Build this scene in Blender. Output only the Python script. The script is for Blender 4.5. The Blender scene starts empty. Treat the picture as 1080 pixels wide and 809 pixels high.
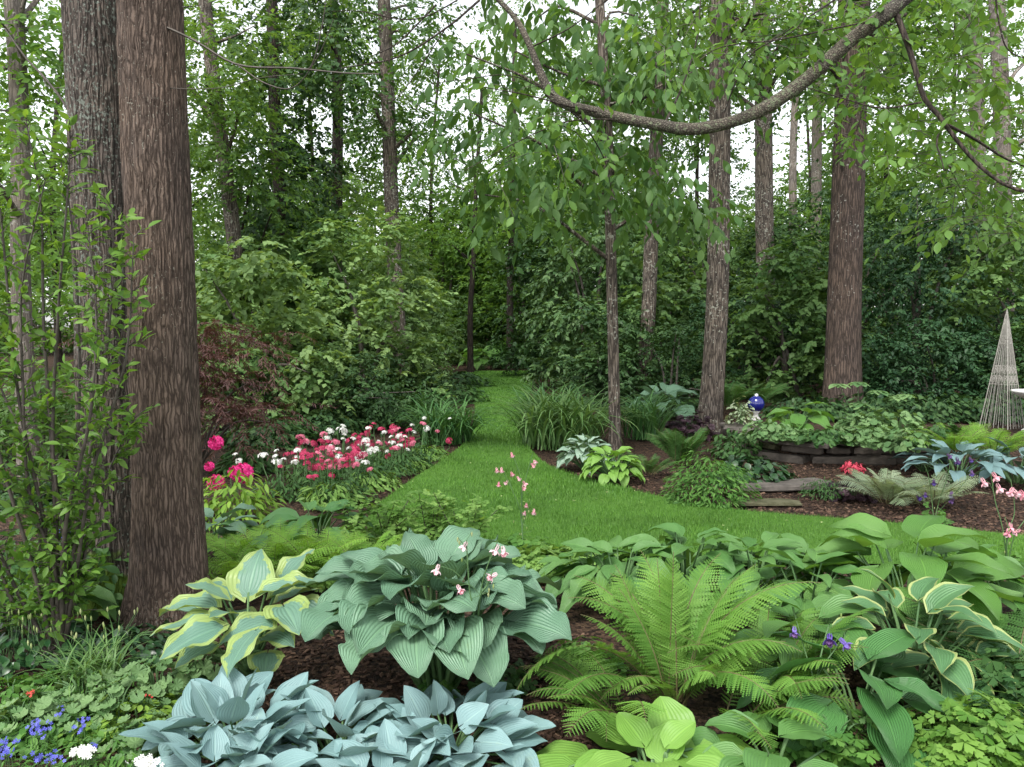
import bpy, math, random
import numpy as np
from mathutils import Vector

# ------------------------------------------------------------------ camera, sky, sun, exposure
S = bpy.context.scene
COL = S.collection
R_ = math.radians
FPX, PITCH, EYE = 848.0, R_(4.3), 1.6          # focal length for a 1080 px wide frame
cam_d = bpy.data.cameras.new('camera')
cam = bpy.data.objects.new('camera', cam_d); COL.objects.link(cam)
cam.location = (0, 0, EYE); cam.rotation_euler = (R_(90) - PITCH, 0, 0)
cam_d.sensor_width = 36.0; cam_d.lens = 36.0 * FPX / 1080.0
cam_d.clip_start = 0.05; cam_d.clip_end = 1000
S.camera = cam

SUN_E, SUN_A = R_(58), R_(205)
W = bpy.data.worlds.new('World'); S.world = W; W.use_nodes = True
nt = W.node_tree; nt.nodes.clear()
sky = nt.nodes.new('ShaderNodeTexSky'); sky.sky_type = 'NISHITA'; sky.sun_disc = False
sky.sun_elevation = SUN_E; sky.sun_rotation = SUN_A; sky.dust_density = 1.5; sky.air_density = 1.0; sky.ozone_density = 1.0
hs = nt.nodes.new('ShaderNodeHueSaturation'); hs.inputs['Saturation'].default_value = 0.18
bg = nt.nodes.new('ShaderNodeBackground'); bg.inputs['Strength'].default_value = 0.15
wo = nt.nodes.new('ShaderNodeOutputWorld')
nt.links.new(sky.outputs[0], hs.inputs['Color']); nt.links.new(hs.outputs[0], bg.inputs['Color']); nt.links.new(bg.outputs[0], wo.inputs['Surface'])
sun_d = bpy.data.lights.new('sun', 'SUN'); sun_d.energy = 1.5; sun_d.angle = R_(25); sun_d.color = (1.0, 0.97, 0.92)
sun = bpy.data.objects.new('sun', sun_d); COL.objects.link(sun)
sv = Vector((math.cos(SUN_E) * math.sin(SUN_A), math.cos(SUN_E) * math.cos(SUN_A), math.sin(SUN_E)))
sun.rotation_euler = sv.to_track_quat('Z', 'Y').to_euler(); sun.location = (0, 0, 30)
S.view_settings.view_transform = 'Standard'; S.view_settings.look = 'None'
S.view_settings.gamma = 1.0; S.view_settings.use_curve_mapping = False
S.view_settings.exposure = 1.45
S.cycles.max_bounces = 8; S.cycles.diffuse_bounces = 4; S.cycles.transmission_bounces = 4
S.cycles.glossy_bounces = 2; S.cycles.transparent_max_bounces = 4
S.cycles.sample_clamp_indirect = 6.0

# ------------------------------------------------------------------ photo pixel -> world point at a given depth or on the ground
CP, SP = math.cos(PITCH), math.sin(PITCH)
def ray(x, y):
    a, b = (x - 540.0) / FPX, (404.5 - y) / FPX
    return np.array([a, CP + b * SP, b * CP - SP])
def P(x, y, Y):
    r = ray(x, y); return np.array([0, 0, EYE]) + r * (Y / r[1])
def sstep(a, b, v):
    t = np.clip((np.asarray(v, float) - a) / (b - a), 0, 1); return t * t * (3 - 2 * t)
def gz(x, y):
    """ground height: flat garden, a raised bed behind the dry stone wall, a gentle rise to the right of it"""
    x = np.asarray(x, float); y = np.asarray(y, float)
    wall = sstep(3.12, 3.24, x) * sstep(9.28, 9.42, y)
    slope = sstep(8.3, 10.2, y)
    k = sstep(4.45, 4.75, x)
    far = 1 - sstep(14, 18, y) * 0.3
    return 0.26 * (wall * (1 - k) + slope * k) * far
def G(x, y, h=0.0):
    r = ray(x, y); z = 0.0
    for _ in range(6):
        t = (z + h - EYE) / r[2]; p = np.array([0, 0, EYE]) + r * t; z = float(gz(p[0], p[1]))
    return p

# ------------------------------------------------------------------ numpy helpers
def nrm(v):
    v = np.asarray(v, float); return v / np.maximum(np.linalg.norm(v, axis=-1, keepdims=True), 1e-9)
def RNG(s): return np.random.default_rng(s)
class VN:
    """periodic value noise on a lattice"""
    def __init__(s, seed, nx=64, ny=64): s.g = RNG(seed).random((nx, ny)); s.nx, s.ny = nx, ny
    def __call__(s, x, y):
        xi = np.floor(x).astype(int); yi = np.floor(y).astype(int); fx = x - xi; fy = y - yi
        fx = fx * fx * (3 - 2 * fx); fy = fy * fy * (3 - 2 * fy)
        a, b, c, d = xi % s.nx, (xi + 1) % s.nx, yi % s.ny, (yi + 1) % s.ny
        return (s.g[a, c] * (1 - fx) + s.g[b, c] * fx) * (1 - fy) + (s.g[a, d] * (1 - fx) + s.g[b, d] * fx) * fy

class MB:
    def __init__(s): s.V, s.Q, s.T, s.U, s.R, s.MQ, s.MT, s.n = [], [], [], [], [], [], [], 0
    def add(s, V, Q=None, T=None, U=None, rnd=0.5, mi=0):
        V = np.asarray(V, float).reshape(-1, 3); k = len(V)
        s.V.append(V); s.U.append(np.zeros((k, 2)) if U is None else np.asarray(U, float).reshape(-1, 2))
        s.R.append(np.broadcast_to(np.asarray(rnd, float), (k,)).copy())
        if Q is not None and len(Q): q = np.asarray(Q, int).reshape(-1, 4) + s.n; s.Q.append(q); s.MQ.append(np.full(len(q), mi))
        if T is not None and len(T): t = np.asarray(T, int).reshape(-1, 3) + s.n; s.T.append(t); s.MT.append(np.full(len(t), mi))
        s.n += k
    def inst(s, tm, P0, D, N, Sc, rnd=0.5, mi=0, wx=1.0):
        """many copies of a template: +Y along D, +Z near N"""
        P0 = np.asarray(P0, float).reshape(-1, 3); n = len(P0)
        if n == 0: return
        D = nrm(np.broadcast_to(D, (n, 3))); N = np.broadcast_to(N, (n, 3))
        X = nrm(np.cross(D, N)); Z = np.cross(X, D)
        Sc = np.broadcast_to(np.asarray(Sc, float), (n,))[:, None, None]
        V, Q, T, U = tm; k = len(V)
        wx = np.broadcast_to(np.asarray(wx, float), (n,))[:, None, None]
        W_ = (V[None, :, 0, None] * wx * X[:, None] + V[None, :, 1, None] * D[:, None] + V[None, :, 2, None] * Z[:, None]) * Sc + P0[:, None]
        off = (np.arange(n) * k)[:, None, None]
        q = (Q[None] + off).reshape(-1, 4) if len(Q) else None
        t = (T[None] + off).reshape(-1, 3) if len(T) else None
        s.add(W_.reshape(-1, 3), q, t, np.tile(U, (n, 1)), np.repeat(np.broadcast_to(np.asarray(rnd, float), (n,)), k), mi)
    def mesh(s, name, mats, origin=(0, 0, 0), smooth=True):
        V = np.concatenate(s.V) - np.asarray(origin, float); U = np.concatenate(s.U); R = np.concatenate(s.R)
        Q = np.concatenate(s.Q) if s.Q else np.zeros((0, 4), int); T = np.concatenate(s.T) if s.T else np.zeros((0, 3), int)
        mi = np.concatenate((s.MQ or [np.zeros(0, int)]) + (s.MT or [np.zeros(0, int)]))
        me = bpy.data.meshes.new(name); me.vertices.add(len(V)); me.vertices.foreach_set('co', V.astype(np.float32).ravel())
        li = np.concatenate([Q.ravel(), T.ravel()]).astype(np.int32); nf = len(Q) + len(T)
        me.loops.add(len(li)); me.loops.foreach_set('vertex_index', li); me.polygons.add(nf)
        st = np.concatenate([np.arange(len(Q)) * 4, len(Q) * 4 + np.arange(len(T)) * 3]).astype(np.int32)
        me.polygons.foreach_set('loop_start', st)
        me.polygons.foreach_set('use_smooth', np.full(nf, smooth)); me.polygons.foreach_set('material_index', mi.astype(np.int32))
        me.update(calc_edges=True)
        uv = me.uv_layers.new(name='uv'); uv.data.foreach_set('uv', U[li].astype(np.float32).ravel())
        at = me.attributes.new('rnd', 'FLOAT', 'POINT'); at.data.foreach_set('value', R.astype(np.float32))
        for m in (mats if isinstance(mats, (list, tuple)) else [mats]): me.materials.append(m)
        return me
    def build(s, name, mats, parent=None, smooth=True):
        org = parent_world(parent) if parent is not None else (0, 0, 0)
        o = bpy.data.objects.new(name, s.mesh(name, mats, org, smooth)); COL.objects.link(o)
        if parent is not None: o.parent = parent
        return o
def parent_world(p):
    v = Vector((0, 0, 0))
    while p is not None: v = v + p.location; p = p.parent
    return np.array(v)
def thing(name, label, cat, loc=(0, 0, 0), group=None):
    o = bpy.data.objects.new(name, None); COL.objects.link(o); o.location = tuple(float(c) for c in loc); o.empty_display_size = 0.1
    o['label'] = label; o['category'] = cat
    if group: o['group'] = group
    return o
def kind(o, k, label=None, cat=None):
    o['kind'] = k
    if label: o['label'] = label
    if cat: o['category'] = cat
    return o
def share(src, parent, name=None):
    """copy of a part that shares the mesh"""
    c = src.copy(); COL.objects.link(c); c.parent = parent; return c

def tube(path, rad, k=8, u0=0.0):
    path = np.asarray(path, float); n = len(path); rad = np.broadcast_to(np.asarray(rad, float), (n,))
    t = nrm(np.gradient(path, axis=0)); ref = np.array([0, 0, 1.0]) if abs(t[0][2]) < 0.9 else np.array([0, 1.0, 0])
    a = nrm(np.cross(t, ref)); b = np.cross(t, a); ang = np.linspace(0, 2 * np.pi, k + 1)
    V = path[:, None] + rad[:, None, None] * (np.cos(ang)[None, :, None] * a[:, None] + np.sin(ang)[None, :, None] * b[:, None])
    L = np.concatenate([[0], np.cumsum(np.linalg.norm(np.diff(path, axis=0), axis=1))])
    U = np.stack(np.broadcast_arrays(ang[None] * rad.mean(), L[:, None]), -1)
    i, j = np.meshgrid(np.arange(n - 1), np.arange(k), indexing='ij'); K = k + 1
    Q = np.stack([i * K + j, i * K + j + 1, (i + 1) * K + j + 1, (i + 1) * K + j], -1)
    return V.reshape(-1, 3), Q.reshape(-1, 4), U.reshape(-1, 2)
def add_tube(mb, path, rad, k=8, rnd=0.5, mi=0):
    V, Q, U = tube(path, rad, k); mb.add(V, Q, None, U, rnd, mi)
def curve(pts, n):
    """Catmull-Rom through points"""
    p = np.asarray(pts, float); p = np.vstack([2 * p[0] - p[1], p, 2 * p[-1] - p[-2]]); m = len(p) - 3
    t = np.linspace(0, m - 1e-6, n); i = t.astype(int); f = (t - i)[:, None]
    a, b, c, d = p[i], p[i + 1], p[i + 2], p[i + 3]
    return 0.5 * (2 * b + (c - a) * f + (2 * a - 5 * b + 4 * c - d) * f ** 2 + (3 * b - a - 3 * c + d) * f ** 3)
def lathe(mb, prof, c, k=24, rnd=0.5, mi=0):
    prof = np.asarray(prof, float); n = len(prof); a = np.linspace(0, 2 * np.pi, k + 1)
    V = np.stack([prof[:, 0, None] * np.cos(a), prof[:, 0, None] * np.sin(a), np.broadcast_to(prof[:, 1, None], (n, k + 1))], -1) + np.asarray(c)
    i, j = np.meshgrid(np.arange(n - 1), np.arange(k), indexing='ij'); K = k + 1
    Q = np.stack([i * K + j, i * K + j + 1, (i + 1) * K + j + 1, (i + 1) * K + j], -1)
    mb.add(V.reshape(-1, 3), Q.reshape(-1, 4), None, None, rnd, mi)

# ------------------------------------------------------------------ leaf templates: length 1 along +Y
def outline_leaf(ws, fold=0.25, curl=0.25, tip=1.0):
    """leaf from half widths ws at equal steps; midrib folded, tip curled down"""
    n = len(ws); s = np.linspace(0, tip, n); z = -curl * s ** 2 * 0.5
    V = []; U = []
    for i in range(n):
        w = ws[i]
        V += [(-w, s[i], z[i] + fold * w), (0, s[i], z[i]), (w, s[i], z[i] + fold * w)]
        U += [(0, s[i]), (0.5, s[i]), (1, s[i])]
    Q = []
    for i in range(n - 1):
        a = 3 * i
        Q += [(a, a + 1, a + 4, a + 3), (a + 1, a + 2, a + 5, a + 4)]
    return np.array(V, float), np.array(Q), np.zeros((0, 3), int), np.array(U)
T_FAR = (np.array([(0, 0, 0), (0.27, 0.45, 0.06), (0, 1, -0.1), (-0.27, 0.45, 0.06)], float), np.zeros((0, 4), int), np.array([(0, 1, 2), (0, 2, 3)]), np.array([(0.5, 0), (1, 0.5), (0.5, 1), (0, 0.5)], float))
T_FARW = (T_FAR[0] * np.array([1.5, 1, 1]), T_FAR[1], T_FAR[2], T_FAR[3])
T_NEEDLE = (T_FAR[0] * np.array([0.35, 1, 1]), T_FAR[1], T_FAR[2], T_FAR[3])
T_OVAL = outline_leaf([0.02, 0.2, 0.27, 0.21, 0.004])
T_BROAD = outline_leaf([0.03, 0.30, 0.38, 0.27, 0.004], fold=0.18, curl=0.4)
T_LANCE = outline_leaf([0.02, 0.12, 0.15, 0.1, 0.003], fold=0.3, curl=0.45)
T_DROOP = outline_leaf([0.01, 0.14, 0.21, 0.22, 0.12, 0.003], fold=0.25, curl=0.5)
def round_leaf(lobes=9, depth=0.2, cup=0.2, notch=True, rings=2):
    """scalloped round leaf with its stalk at the centre back"""
    k = lobes * 4; a = np.linspace(-np.pi * 0.93, np.pi * 0.93, k + 1) if notch else np.linspace(-np.pi, np.pi, k + 1)
    rr = 0.5 * (1 - depth + depth * np.abs(np.cos(a * lobes / 2.0)) ** 0.6)
    V = [(0, 0.42, 0)]; U = [(0.5, 0.5)]
    for f in (0.55, 1.0):
        for ai, r in zip(a, rr):
            V.append((np.sin(ai) * r * f, 0.42 + np.cos(ai) * r * f, cup * f * f * 0.5 + 0.05 * np.cos(ai * lobes) * f)); U.append((0.5 + 0.5 * f * np.sin(ai), 0.5 + 0.5 * f * np.cos(ai)))
    T = [(0, 1 + i, 2 + i) for i in range(k)]; b = k + 1
    Q = [(1 + i, 1 + b + i, 2 + b + i, 2 + i) for i in range(k)]
    return np.array(V, float), np.array(Q), np.array(T), np.array(U)
T_ROUND = round_leaf()
def trifol():
    """three lobed wedge leaflets, columbine like"""
    V, T, U = [], [], []
    for a0 in (-1.25, 0, 1.25):
        b = len(V); V.append((0, 0.12, 0)); U.append((0.5, 0))
        for da, r in ((-0.5, 0.62), (-0.33, 0.78), (-0.2, 0.7), (0, 0.88), (0.2, 0.7), (0.33, 0.78), (0.5, 0.62)):
            V.append((math.sin(a0 + da) * r, 0.12 + math.cos(a0 + da) * r, 0.06 * abs(da) - 0.1 * r)); U.append((0.5 + da, r))
        T += [(b, b + i + 1, b + i) for i in range(1, 7)]
    return np.array(V, float), np.zeros((0, 4), int), np.array(T), np.array(U)
T_TRI = trifol()
def pinna(lobes=9, w=0.13):
    """fern pinna: a strip of small lobes each side of the midrib"""
    V, T, U = [], [], []
    s = np.linspace(0, 1, lobes + 1); b = 0
    for i in range(lobes + 1): V.append((0, s[i], -0.12 * s[i] ** 2)); U.append((0.5, s[i]))
    for sd in (-1, 1):
        for i in range(lobes):
            ww = w * (1 - 0.85 * s[i] ** 1.5); m = s[i] + 1.05 / lobes
            V.append((sd * ww, m, -0.12 * m * m + 0.015)); U.append((0.5 + 0.5 * sd, m)); t = len(V) - 1
            T.append((i, i + 1, t) if sd < 0 else (i + 1, i, t))
    return np.array(V, float), np.zeros((0, 4), int), np.array(T), np.array(U)
T_PINNA = pinna()
T_PINNA_S = pinna(5, 0.16)
def disk_flower(pet=5, notch=0.8, cup=0.15, w=0.42):
    V, T, U = [(0, 0, 0)], [], [(0.5, 0.5)]
    for i in range(pet):
        a = 2 * np.pi * i / pet; b = len(V)
        for da, r in ((-w, 0.62), (-w * 0.55, 0.97), (0, 0.9), (w * 0.55, 0.97), (w, 0.62)):
            V.append((math.sin(a + da) * r, math.cos(a + da) * r, cup * r * r)); U.append((0.5 + 0.5 * math.sin(a + da) * r, 0.5 + 0.5 * math.cos(a + da) * r))
        T += [(0, b + 1, b), (0, b + 2, b + 1), (0, b + 3, b + 2), (0, b + 4, b + 3)]
    return np.array(V, float), np.zeros((0, 4), int), np.array(T), np.array(U)
T_FLOWER = disk_flower()

# ------------------------------------------------------------------ materials
def mat(name):
    m = bpy.data.materials.new(name); m.use_nodes = True; t = m.node_tree; t.nodes.clear()
    return m, t, t.nodes, t.links
def ramp(N, stops, interp='LINEAR'):
    r = N.new('ShaderNodeValToRGB'); e = r.color_ramp.elements; r.color_ramp.interpolation = interp
    while len(e) < len(stops): e.new(0.5)
    for i, (p, c) in enumerate(stops): e[i].position = p; e[i].color = (*c, 1) if len(c) == 3 else c
    return r
def noise(N, L, vec, scale, detail=3, rough=0.55, dist=0.0):
    n = N.new('ShaderNodeTexNoise'); n.inputs['Scale'].default_value = scale; n.inputs['Detail'].default_value = detail
    n.inputs['Roughness'].default_value = rough; n.inputs['Distortion'].default_value = dist
    if vec is not None: L.new(vec, n.inputs['Vector'])
    return n
def math_(N, L, op, a, b=None, clamp=False):
    n = N.new('ShaderNodeMath'); n.operation = op; n.use_clamp = clamp
    for i, v in enumerate((a, b)):
        if v is None: continue
        if isinstance(v, (int, float)): n.inputs[i].default_value = v
        else: L.new(v, n.inputs[i])
    return n.outputs[0]
def mixc(N, L, fac, a, b, blend='MIX'):
    n = N.new('ShaderNodeMix'); n.data_type = 'RGBA'; n.blend_type = blend
    for i, v in ((0, fac), (6, a), (7, b)):
        if isinstance(v, (int, float)): n.inputs[i].default_value = v
        elif isinstance(v, tuple): n.inputs[i].default_value = (*v, 1)
        else: L.new(v, n.inputs[i])
    return n.outputs[2]
def finish(N, L, color, rough, spec=0.5, trans=0.0, bump=None, bstr=0.3, bdist=0.01, tcol=(1.25, 1.15, 0.5), metal=0.0):
    p = N.new('ShaderNodeBsdfPrincipled')
    if isinstance(color, tuple): p.inputs['Base Color'].default_value = (*color, 1)
    else: L.new(color, p.inputs['Base Color'])
    if isinstance(rough, (int, float)): p.inputs['Roughness'].default_value = rough
    else: L.new(rough, p.inputs['Roughness'])
    p.inputs['Specular IOR Level'].default_value = spec; p.inputs['Metallic'].default_value = metal
    out = N.new('ShaderNodeOutputMaterial'); sh = p.outputs[0]
    if bump is not None:
        b = N.new('ShaderNodeBump'); b.inputs['Strength'].default_value = bstr; b.inputs['Distance'].default_value = bdist
        L.new(bump, b.inputs['Height']); L.new(b.outputs[0], p.inputs['Normal'])
    if trans > 0:
        tr = N.new('ShaderNodeBsdfTranslucent'); c = mixc(N, L, 1.0, color, tcol, 'MULTIPLY'); L.new(c, tr.inputs['Color'])
        mx = N.new('ShaderNodeMixShader'); mx.inputs[0].default_value = trans
        L.new(sh, mx.inputs[1]); L.new(tr.outputs[0], mx.inputs[2]); sh = mx.outputs[0]
    L.new(sh, out.inputs['Surface'])
def attr(N, name):
    a = N.new('ShaderNodeAttribute'); a.attribute_name = name; return a
def tex(N): return N.new('ShaderNodeTexCoord')
def leaf_mat(name, lo, hi, rough=0.5, trans=0.3, spec=0.25, mid=None, patch=0.25):
    m, t, N, L = mat(name)
    st = [(0, lo), (1, hi)] if mid is None else [(0, lo), (0.5, mid), (1, hi)]
    r = ramp(N, st); L.new(attr(N, 'rnd').outputs['Fac'], r.inputs[0])
    n = noise(N, L, tex(N).outputs['Object'], 1.7, 2)
    v = ramp(N, [(0.3, (1 - patch,) * 3), (0.7, (1 + patch * 0.4, 1 + patch * 0.4, 1.0))]); L.new(n.outputs[0], v.inputs[0])
    finish(N, L, mixc(N, L, 1.0, r.outputs[0], v.outputs[0], 'MULTIPLY'), rough, spec, trans)
    return m
def hosta_mat(name, col, col2, edge=None, width=0.75, rough=0.42, trans=0.22, veins=9, vstr=0.5, rib=None, spec=0.45, streak=None):
    """blade with curved parallel veins (bump), a coloured margin and slight mottling"""
    m, t, N, L = mat(name)
    uv = N.new('ShaderNodeUVMap'); uv.uv_map = 'uv'
    sx = N.new('ShaderNodeSeparateXYZ'); L.new(uv.outputs[0], sx.inputs[0])
    a = math_(N, L, 'ABSOLUTE', math_(N, L, 'SUBTRACT', math_(N, L, 'MULTIPLY', sx.outputs[0], 2.0), 1.0))
    obj = tex(N).outputs['Object']
    n1 = noise(N, L, obj, 9.0, 4); n2 = noise(N, L, obj, 60.0, 3)
    rn = attr(N, 'rnd').outputs['Fac']
    f = math_(N, L, 'ADD', math_(N, L, 'MULTIPLY', rn, 0.6), math_(N, L, 'MULTIPLY', n1.outputs[0], 0.4), True)
    c = mixc(N, L, f, col, col2)
    nb = noise(N, L, obj, 5.0, 5, 0.7); br = ramp(N, [(0.62, (0, 0, 0)), (0.8, (0.45, 0.45, 0.45))]); L.new(nb.outputs[0], br.inputs[0])
    c = mixc(N, L, br.outputs[0], c, mixc(N, L, 1.0, c, (1.5, 1.15, 0.6), 'MULTIPLY'))
    ns = noise(N, L, obj, 85.0, 2, 0.6); sr = ramp(N, [(0.74, (0, 0, 0)), (0.78, (0.7, 0.7, 0.7))]); L.new(ns.outputs[0], sr.inputs[0])
    c = mixc(N, L, sr.outputs[0], c, (0.16, 0.13, 0.07))
    if edge is not None:
        n3 = noise(N, L, obj, 22.0, 3)
        e = math_(N, L, 'ADD', a, math_(N, L, 'MULTIPLY', math_(N, L, 'SUBTRACT', n3.outputs[0], 0.5), 0.5 if streak is None else streak))
        er = ramp(N, [(width - 0.03, (0, 0, 0)), (width + 0.03, (1, 1, 1))]); L.new(e, er.inputs[0])
        c = mixc(N, L, er.outputs[0], c, edge)
    w = math_(N, L, 'SINE', math_(N, L, 'MULTIPLY', a, veins * 6.2832))
    mid = ramp(N, [(0.0, (1, 1, 1)), (0.07, (0, 0, 0))]); L.new(a, mid.inputs[0])
    vr = ramp(N, [(0.55, (0, 0, 0)), (1.0, (1, 1, 1))]); L.new(math_(N, L, 'MULTIPLY_ADD', w, 0.5), vr.inputs[0]); vr.inputs[0].links[0].from_node.inputs[2].default_value = 0.5
    vm = math_(N, L, 'MAXIMUM', mid.outputs[0], math_(N, L, 'MULTIPLY', vr.outputs[0], 0.25))
    light = mixc(N, L, 1.0, c, rib or (1.35, 1.3, 1.2), 'MULTIPLY')
    c = mixc(N, L, vm, c, light)
    h = math_(N, L, 'ADD', math_(N, L, 'MULTIPLY', w, -0.5), math_(N, L, 'MULTIPLY', n2.outputs[0], 0.25))
    h = math_(N, L, 'SUBTRACT', h, math_(N, L, 'MULTIPLY', mid.outputs[0], 0.8))
    rr = math_(N, L, 'MULTIPLY_ADD', n1.outputs[0], 0.25); rr.node.inputs[2].default_value = rough - 0.1
    finish(N, L, c, rr, spec, trans, h, vstr, 0.004)
    return m
def bark_mat(name, dark, light, lichen=None, lam=0.25, scale=1.0, bstr=0.8, bdist=0.015, moss=None, ls=26.0, plate=34.0, zs=0.095):
    m, t, N, L = mat(name)
    uv = N.new('ShaderNodeUVMap'); uv.uv_map = 'uv'; obj = tex(N).outputs['Object']
    mp = N.new('ShaderNodeMapping'); L.new(obj, mp.inputs[0]); mp.inputs['Scale'].default_value = (38 * scale, 38 * scale, (6.0 if zs < .5 else 38.0) * scale)
    n0 = noise(N, L, mp.outputs[0], 1.0, 5, 0.65, 0.6)
    nw = noise(N, L, obj, 9.0, 3)
    wv = N.new('ShaderNodeVectorMath'); wv.operation = 'MULTIPLY_ADD'; L.new(nw.outputs['Color'], wv.inputs[0]); wv.inputs[1].default_value = (0.035, 0.035, 0.05); L.new(obj, wv.inputs[2])
    mv = N.new('ShaderNodeMapping'); L.new(wv.outputs[0], mv.inputs[0]); mv.inputs['Scale'].default_value = (plate, plate, plate * zs)
    vo = N.new('ShaderNodeTexVoronoi'); vo.feature = 'DISTANCE_TO_EDGE'; vo.inputs['Scale'].default_value = 1.0; vo.inputs['Randomness'].default_value = 1.0; L.new(mv.outputs[0], vo.inputs['Vector'])
    vr_ = ramp(N, [(0.0, (0, 0, 0)), (0.28, (1, 1, 1))]); L.new(vo.outputs['Distance'], vr_.inputs[0])
    n1o = math_(N, L, 'ADD', math_(N, L, 'MULTIPLY', n0.outputs[0], 0.55), math_(N, L, 'MULTIPLY', vr_.outputs[0], 0.42))
    n2 = noise(N, L, obj, 3.0, 3); n4 = noise(N, L, obj, 120.0, 2)
    r = ramp(N, [(0.3, dark), (0.7, light)]); L.new(n1o, r.inputs[0])
    v = ramp(N, [(0.3, (0.75, 0.75, 0.78)), (0.7, (1.15, 1.1, 1.05))]); L.new(n2.outputs[0], v.inputs[0])
    c = mixc(N, L, 1.0, r.outputs[0], v.outputs[0], 'MULTIPLY')
    if lichen is not None:
        n3 = noise(N, L, obj, ls, 4, 0.6); n5 = noise(N, L, obj, 1.3, 2)
        k = math_(N, L, 'ADD', n3.outputs[0], math_(N, L, 'MULTIPLY', math_(N, L, 'SUBTRACT', n5.outputs[0], 0.5), 0.5))
        lr = ramp(N, [(0.70 - lam * 0.4, (0, 0, 0)), (0.74 - lam * 0.4, (1, 1, 1))]); L.new(k, lr.inputs[0])
        c = mixc(N, L, lr.outputs[0], c, lichen)
    if moss is not None:
        sx = N.new('ShaderNodeSeparateXYZ'); L.new(obj, sx.inputs[0])
        n6 = noise(N, L, obj, 7.0, 4)
        k = math_(N, L, 'SUBTRACT', math_(N, L, 'MULTIPLY', n6.outputs[0], 0.9), sx.outputs[2])
        mr = ramp(N, [(0.18, (0, 0, 0)), (0.3, (1, 1, 1))]); L.new(k, mr.inputs[0])
        c = mixc(N, L, mr.outputs[0], c, moss)
    h = math_(N, L, 'ADD', n1o, math_(N, L, 'MULTIPLY', n4.outputs[0], 0.2))
    finish(N, L, c, 0.85, 0.2, 0, h, bstr, bdist)
    return m
def plain(name, c1, c2, scale=8.0, rough=0.6, spec=0.4, bstr=0.3, metal=0.0, trans=0.0, bdist=0.005):
    m, t, N, L = mat(name); n = noise(N, L, tex(N).outputs['Object'], scale, 5, 0.6)
    r = ramp(N, [(0.3, c1), (0.7, c2)]); L.new(n.outputs[0], r.inputs[0])
    finish(N, L, r.outputs[0], rough, spec, trans, n.outputs[0], bstr, bdist, metal=metal, tcol=(1.1, 1.0, 1.0))
    return m
def petal(name, lo, hi, trans=0.3):
    m, t, N, L = mat(name); r = ramp(N, [(0, lo), (1, hi)]); L.new(attr(N, 'rnd').outputs['Fac'], r.inputs[0])
    finish(N, L, r.outputs[0], 0.6, 0.25, trans, tcol=(1.0, 0.9, 0.95)); return m

M = {}
# trees and shrubs
M['leaf_far'] = leaf_mat('leaf_far', (0.06, 0.14, 0.035), (0.17, 0.29, 0.08), trans=0.5)
M['leaf_mid'] = leaf_mat('leaf_mid', (0.045, 0.12, 0.035), (0.13, 0.24, 0.07), trans=0.45)
M['leaf_bright'] = leaf_mat('leaf_bright', (0.08, 0.185, 0.04), (0.19, 0.34, 0.085), trans=0.5)
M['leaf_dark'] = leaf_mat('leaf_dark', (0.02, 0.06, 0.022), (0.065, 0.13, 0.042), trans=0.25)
M['leaf_shrub'] = leaf_mat('leaf_shrub', (0.06, 0.145, 0.045), (0.18, 0.30, 0.10), trans=0.38)
M['leaf_pale'] = leaf_mat('leaf_pale', (0.10, 0.20, 0.065), (0.27, 0.40, 0.155), trans=0.38)
M['leaf_light'] = leaf_mat('leaf_light', (0.12, 0.25, 0.055), (0.24, 0.40, 0.11), trans=0.42)
M['leaf_cut'] = leaf_mat('leaf_cut', (0.09, 0.22, 0.035), (0.20, 0.36, 0.07), trans=0.38)
M['leaf_blue'] = leaf_mat('leaf_blue', (0.05, 0.12, 0.045), (0.15, 0.25, 0.10), trans=0.32)
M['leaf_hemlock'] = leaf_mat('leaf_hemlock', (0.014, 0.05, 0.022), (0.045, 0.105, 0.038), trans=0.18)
M['leaf_maple'] = leaf_mat('leaf_maple', (0.055, 0.028, 0.028), (0.15, 0.075, 0.07), trans=0.25)
M['leaf_near'] = leaf_mat('leaf_near', (0.07, 0.18, 0.03), (0.20, 0.35, 0.07), trans=0.45, rough=0.45)
M['leaf_herb'] = leaf_mat('leaf_herb', (0.055, 0.16, 0.03), (0.13, 0.27, 0.06), trans=0.35)
M['leaf_herb_dk'] = leaf_mat('leaf_herb_dk', (0.03, 0.09, 0.025), (0.08, 0.17, 0.05), trans=0.28)
M['leaf_lime'] = leaf_mat('leaf_lime', (0.12, 0.25, 0.03), (0.25, 0.40, 0.07), trans=0.38)
M['leaf_gloss'] = leaf_mat('leaf_gloss', (0.012, 0.045, 0.016), (0.035, 0.09, 0.028), trans=0.12, rough=0.28, spec=0.6)
M['leaf_silver'] = leaf_mat('leaf_silver', (0.20, 0.29, 0.16), (0.42, 0.50, 0.35), trans=0.3)
M['leaf_purple'] = leaf_mat('leaf_purple', (0.03, 0.018, 0.025), (0.09, 0.05, 0.07), trans=0.15, rough=0.35)
M['leaf_geranium'] = leaf_mat('leaf_geranium', (0.09, 0.19, 0.07), (0.19, 0.31, 0.13), trans=0.3, rough=0.6)
M['fern'] = leaf_mat('fern', (0.085, 0.22, 0.038), (0.21, 0.39, 0.08), trans=0.38, rough=0.5)
M['fern_lime'] = leaf_mat('fern_lime', (0.13, 0.30, 0.035), (0.25, 0.45, 0.075), trans=0.4)
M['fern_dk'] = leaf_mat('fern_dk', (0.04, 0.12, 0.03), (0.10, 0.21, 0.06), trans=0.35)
M['rachis'] = plain('rachis', (0.07, 0.06, 0.025), (0.12, 0.10, 0.04), 30)
M['strap'] = leaf_mat('strap', (0.035, 0.115, 0.035), (0.10, 0.22, 0.07), trans=0.3, rough=0.4)
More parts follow.
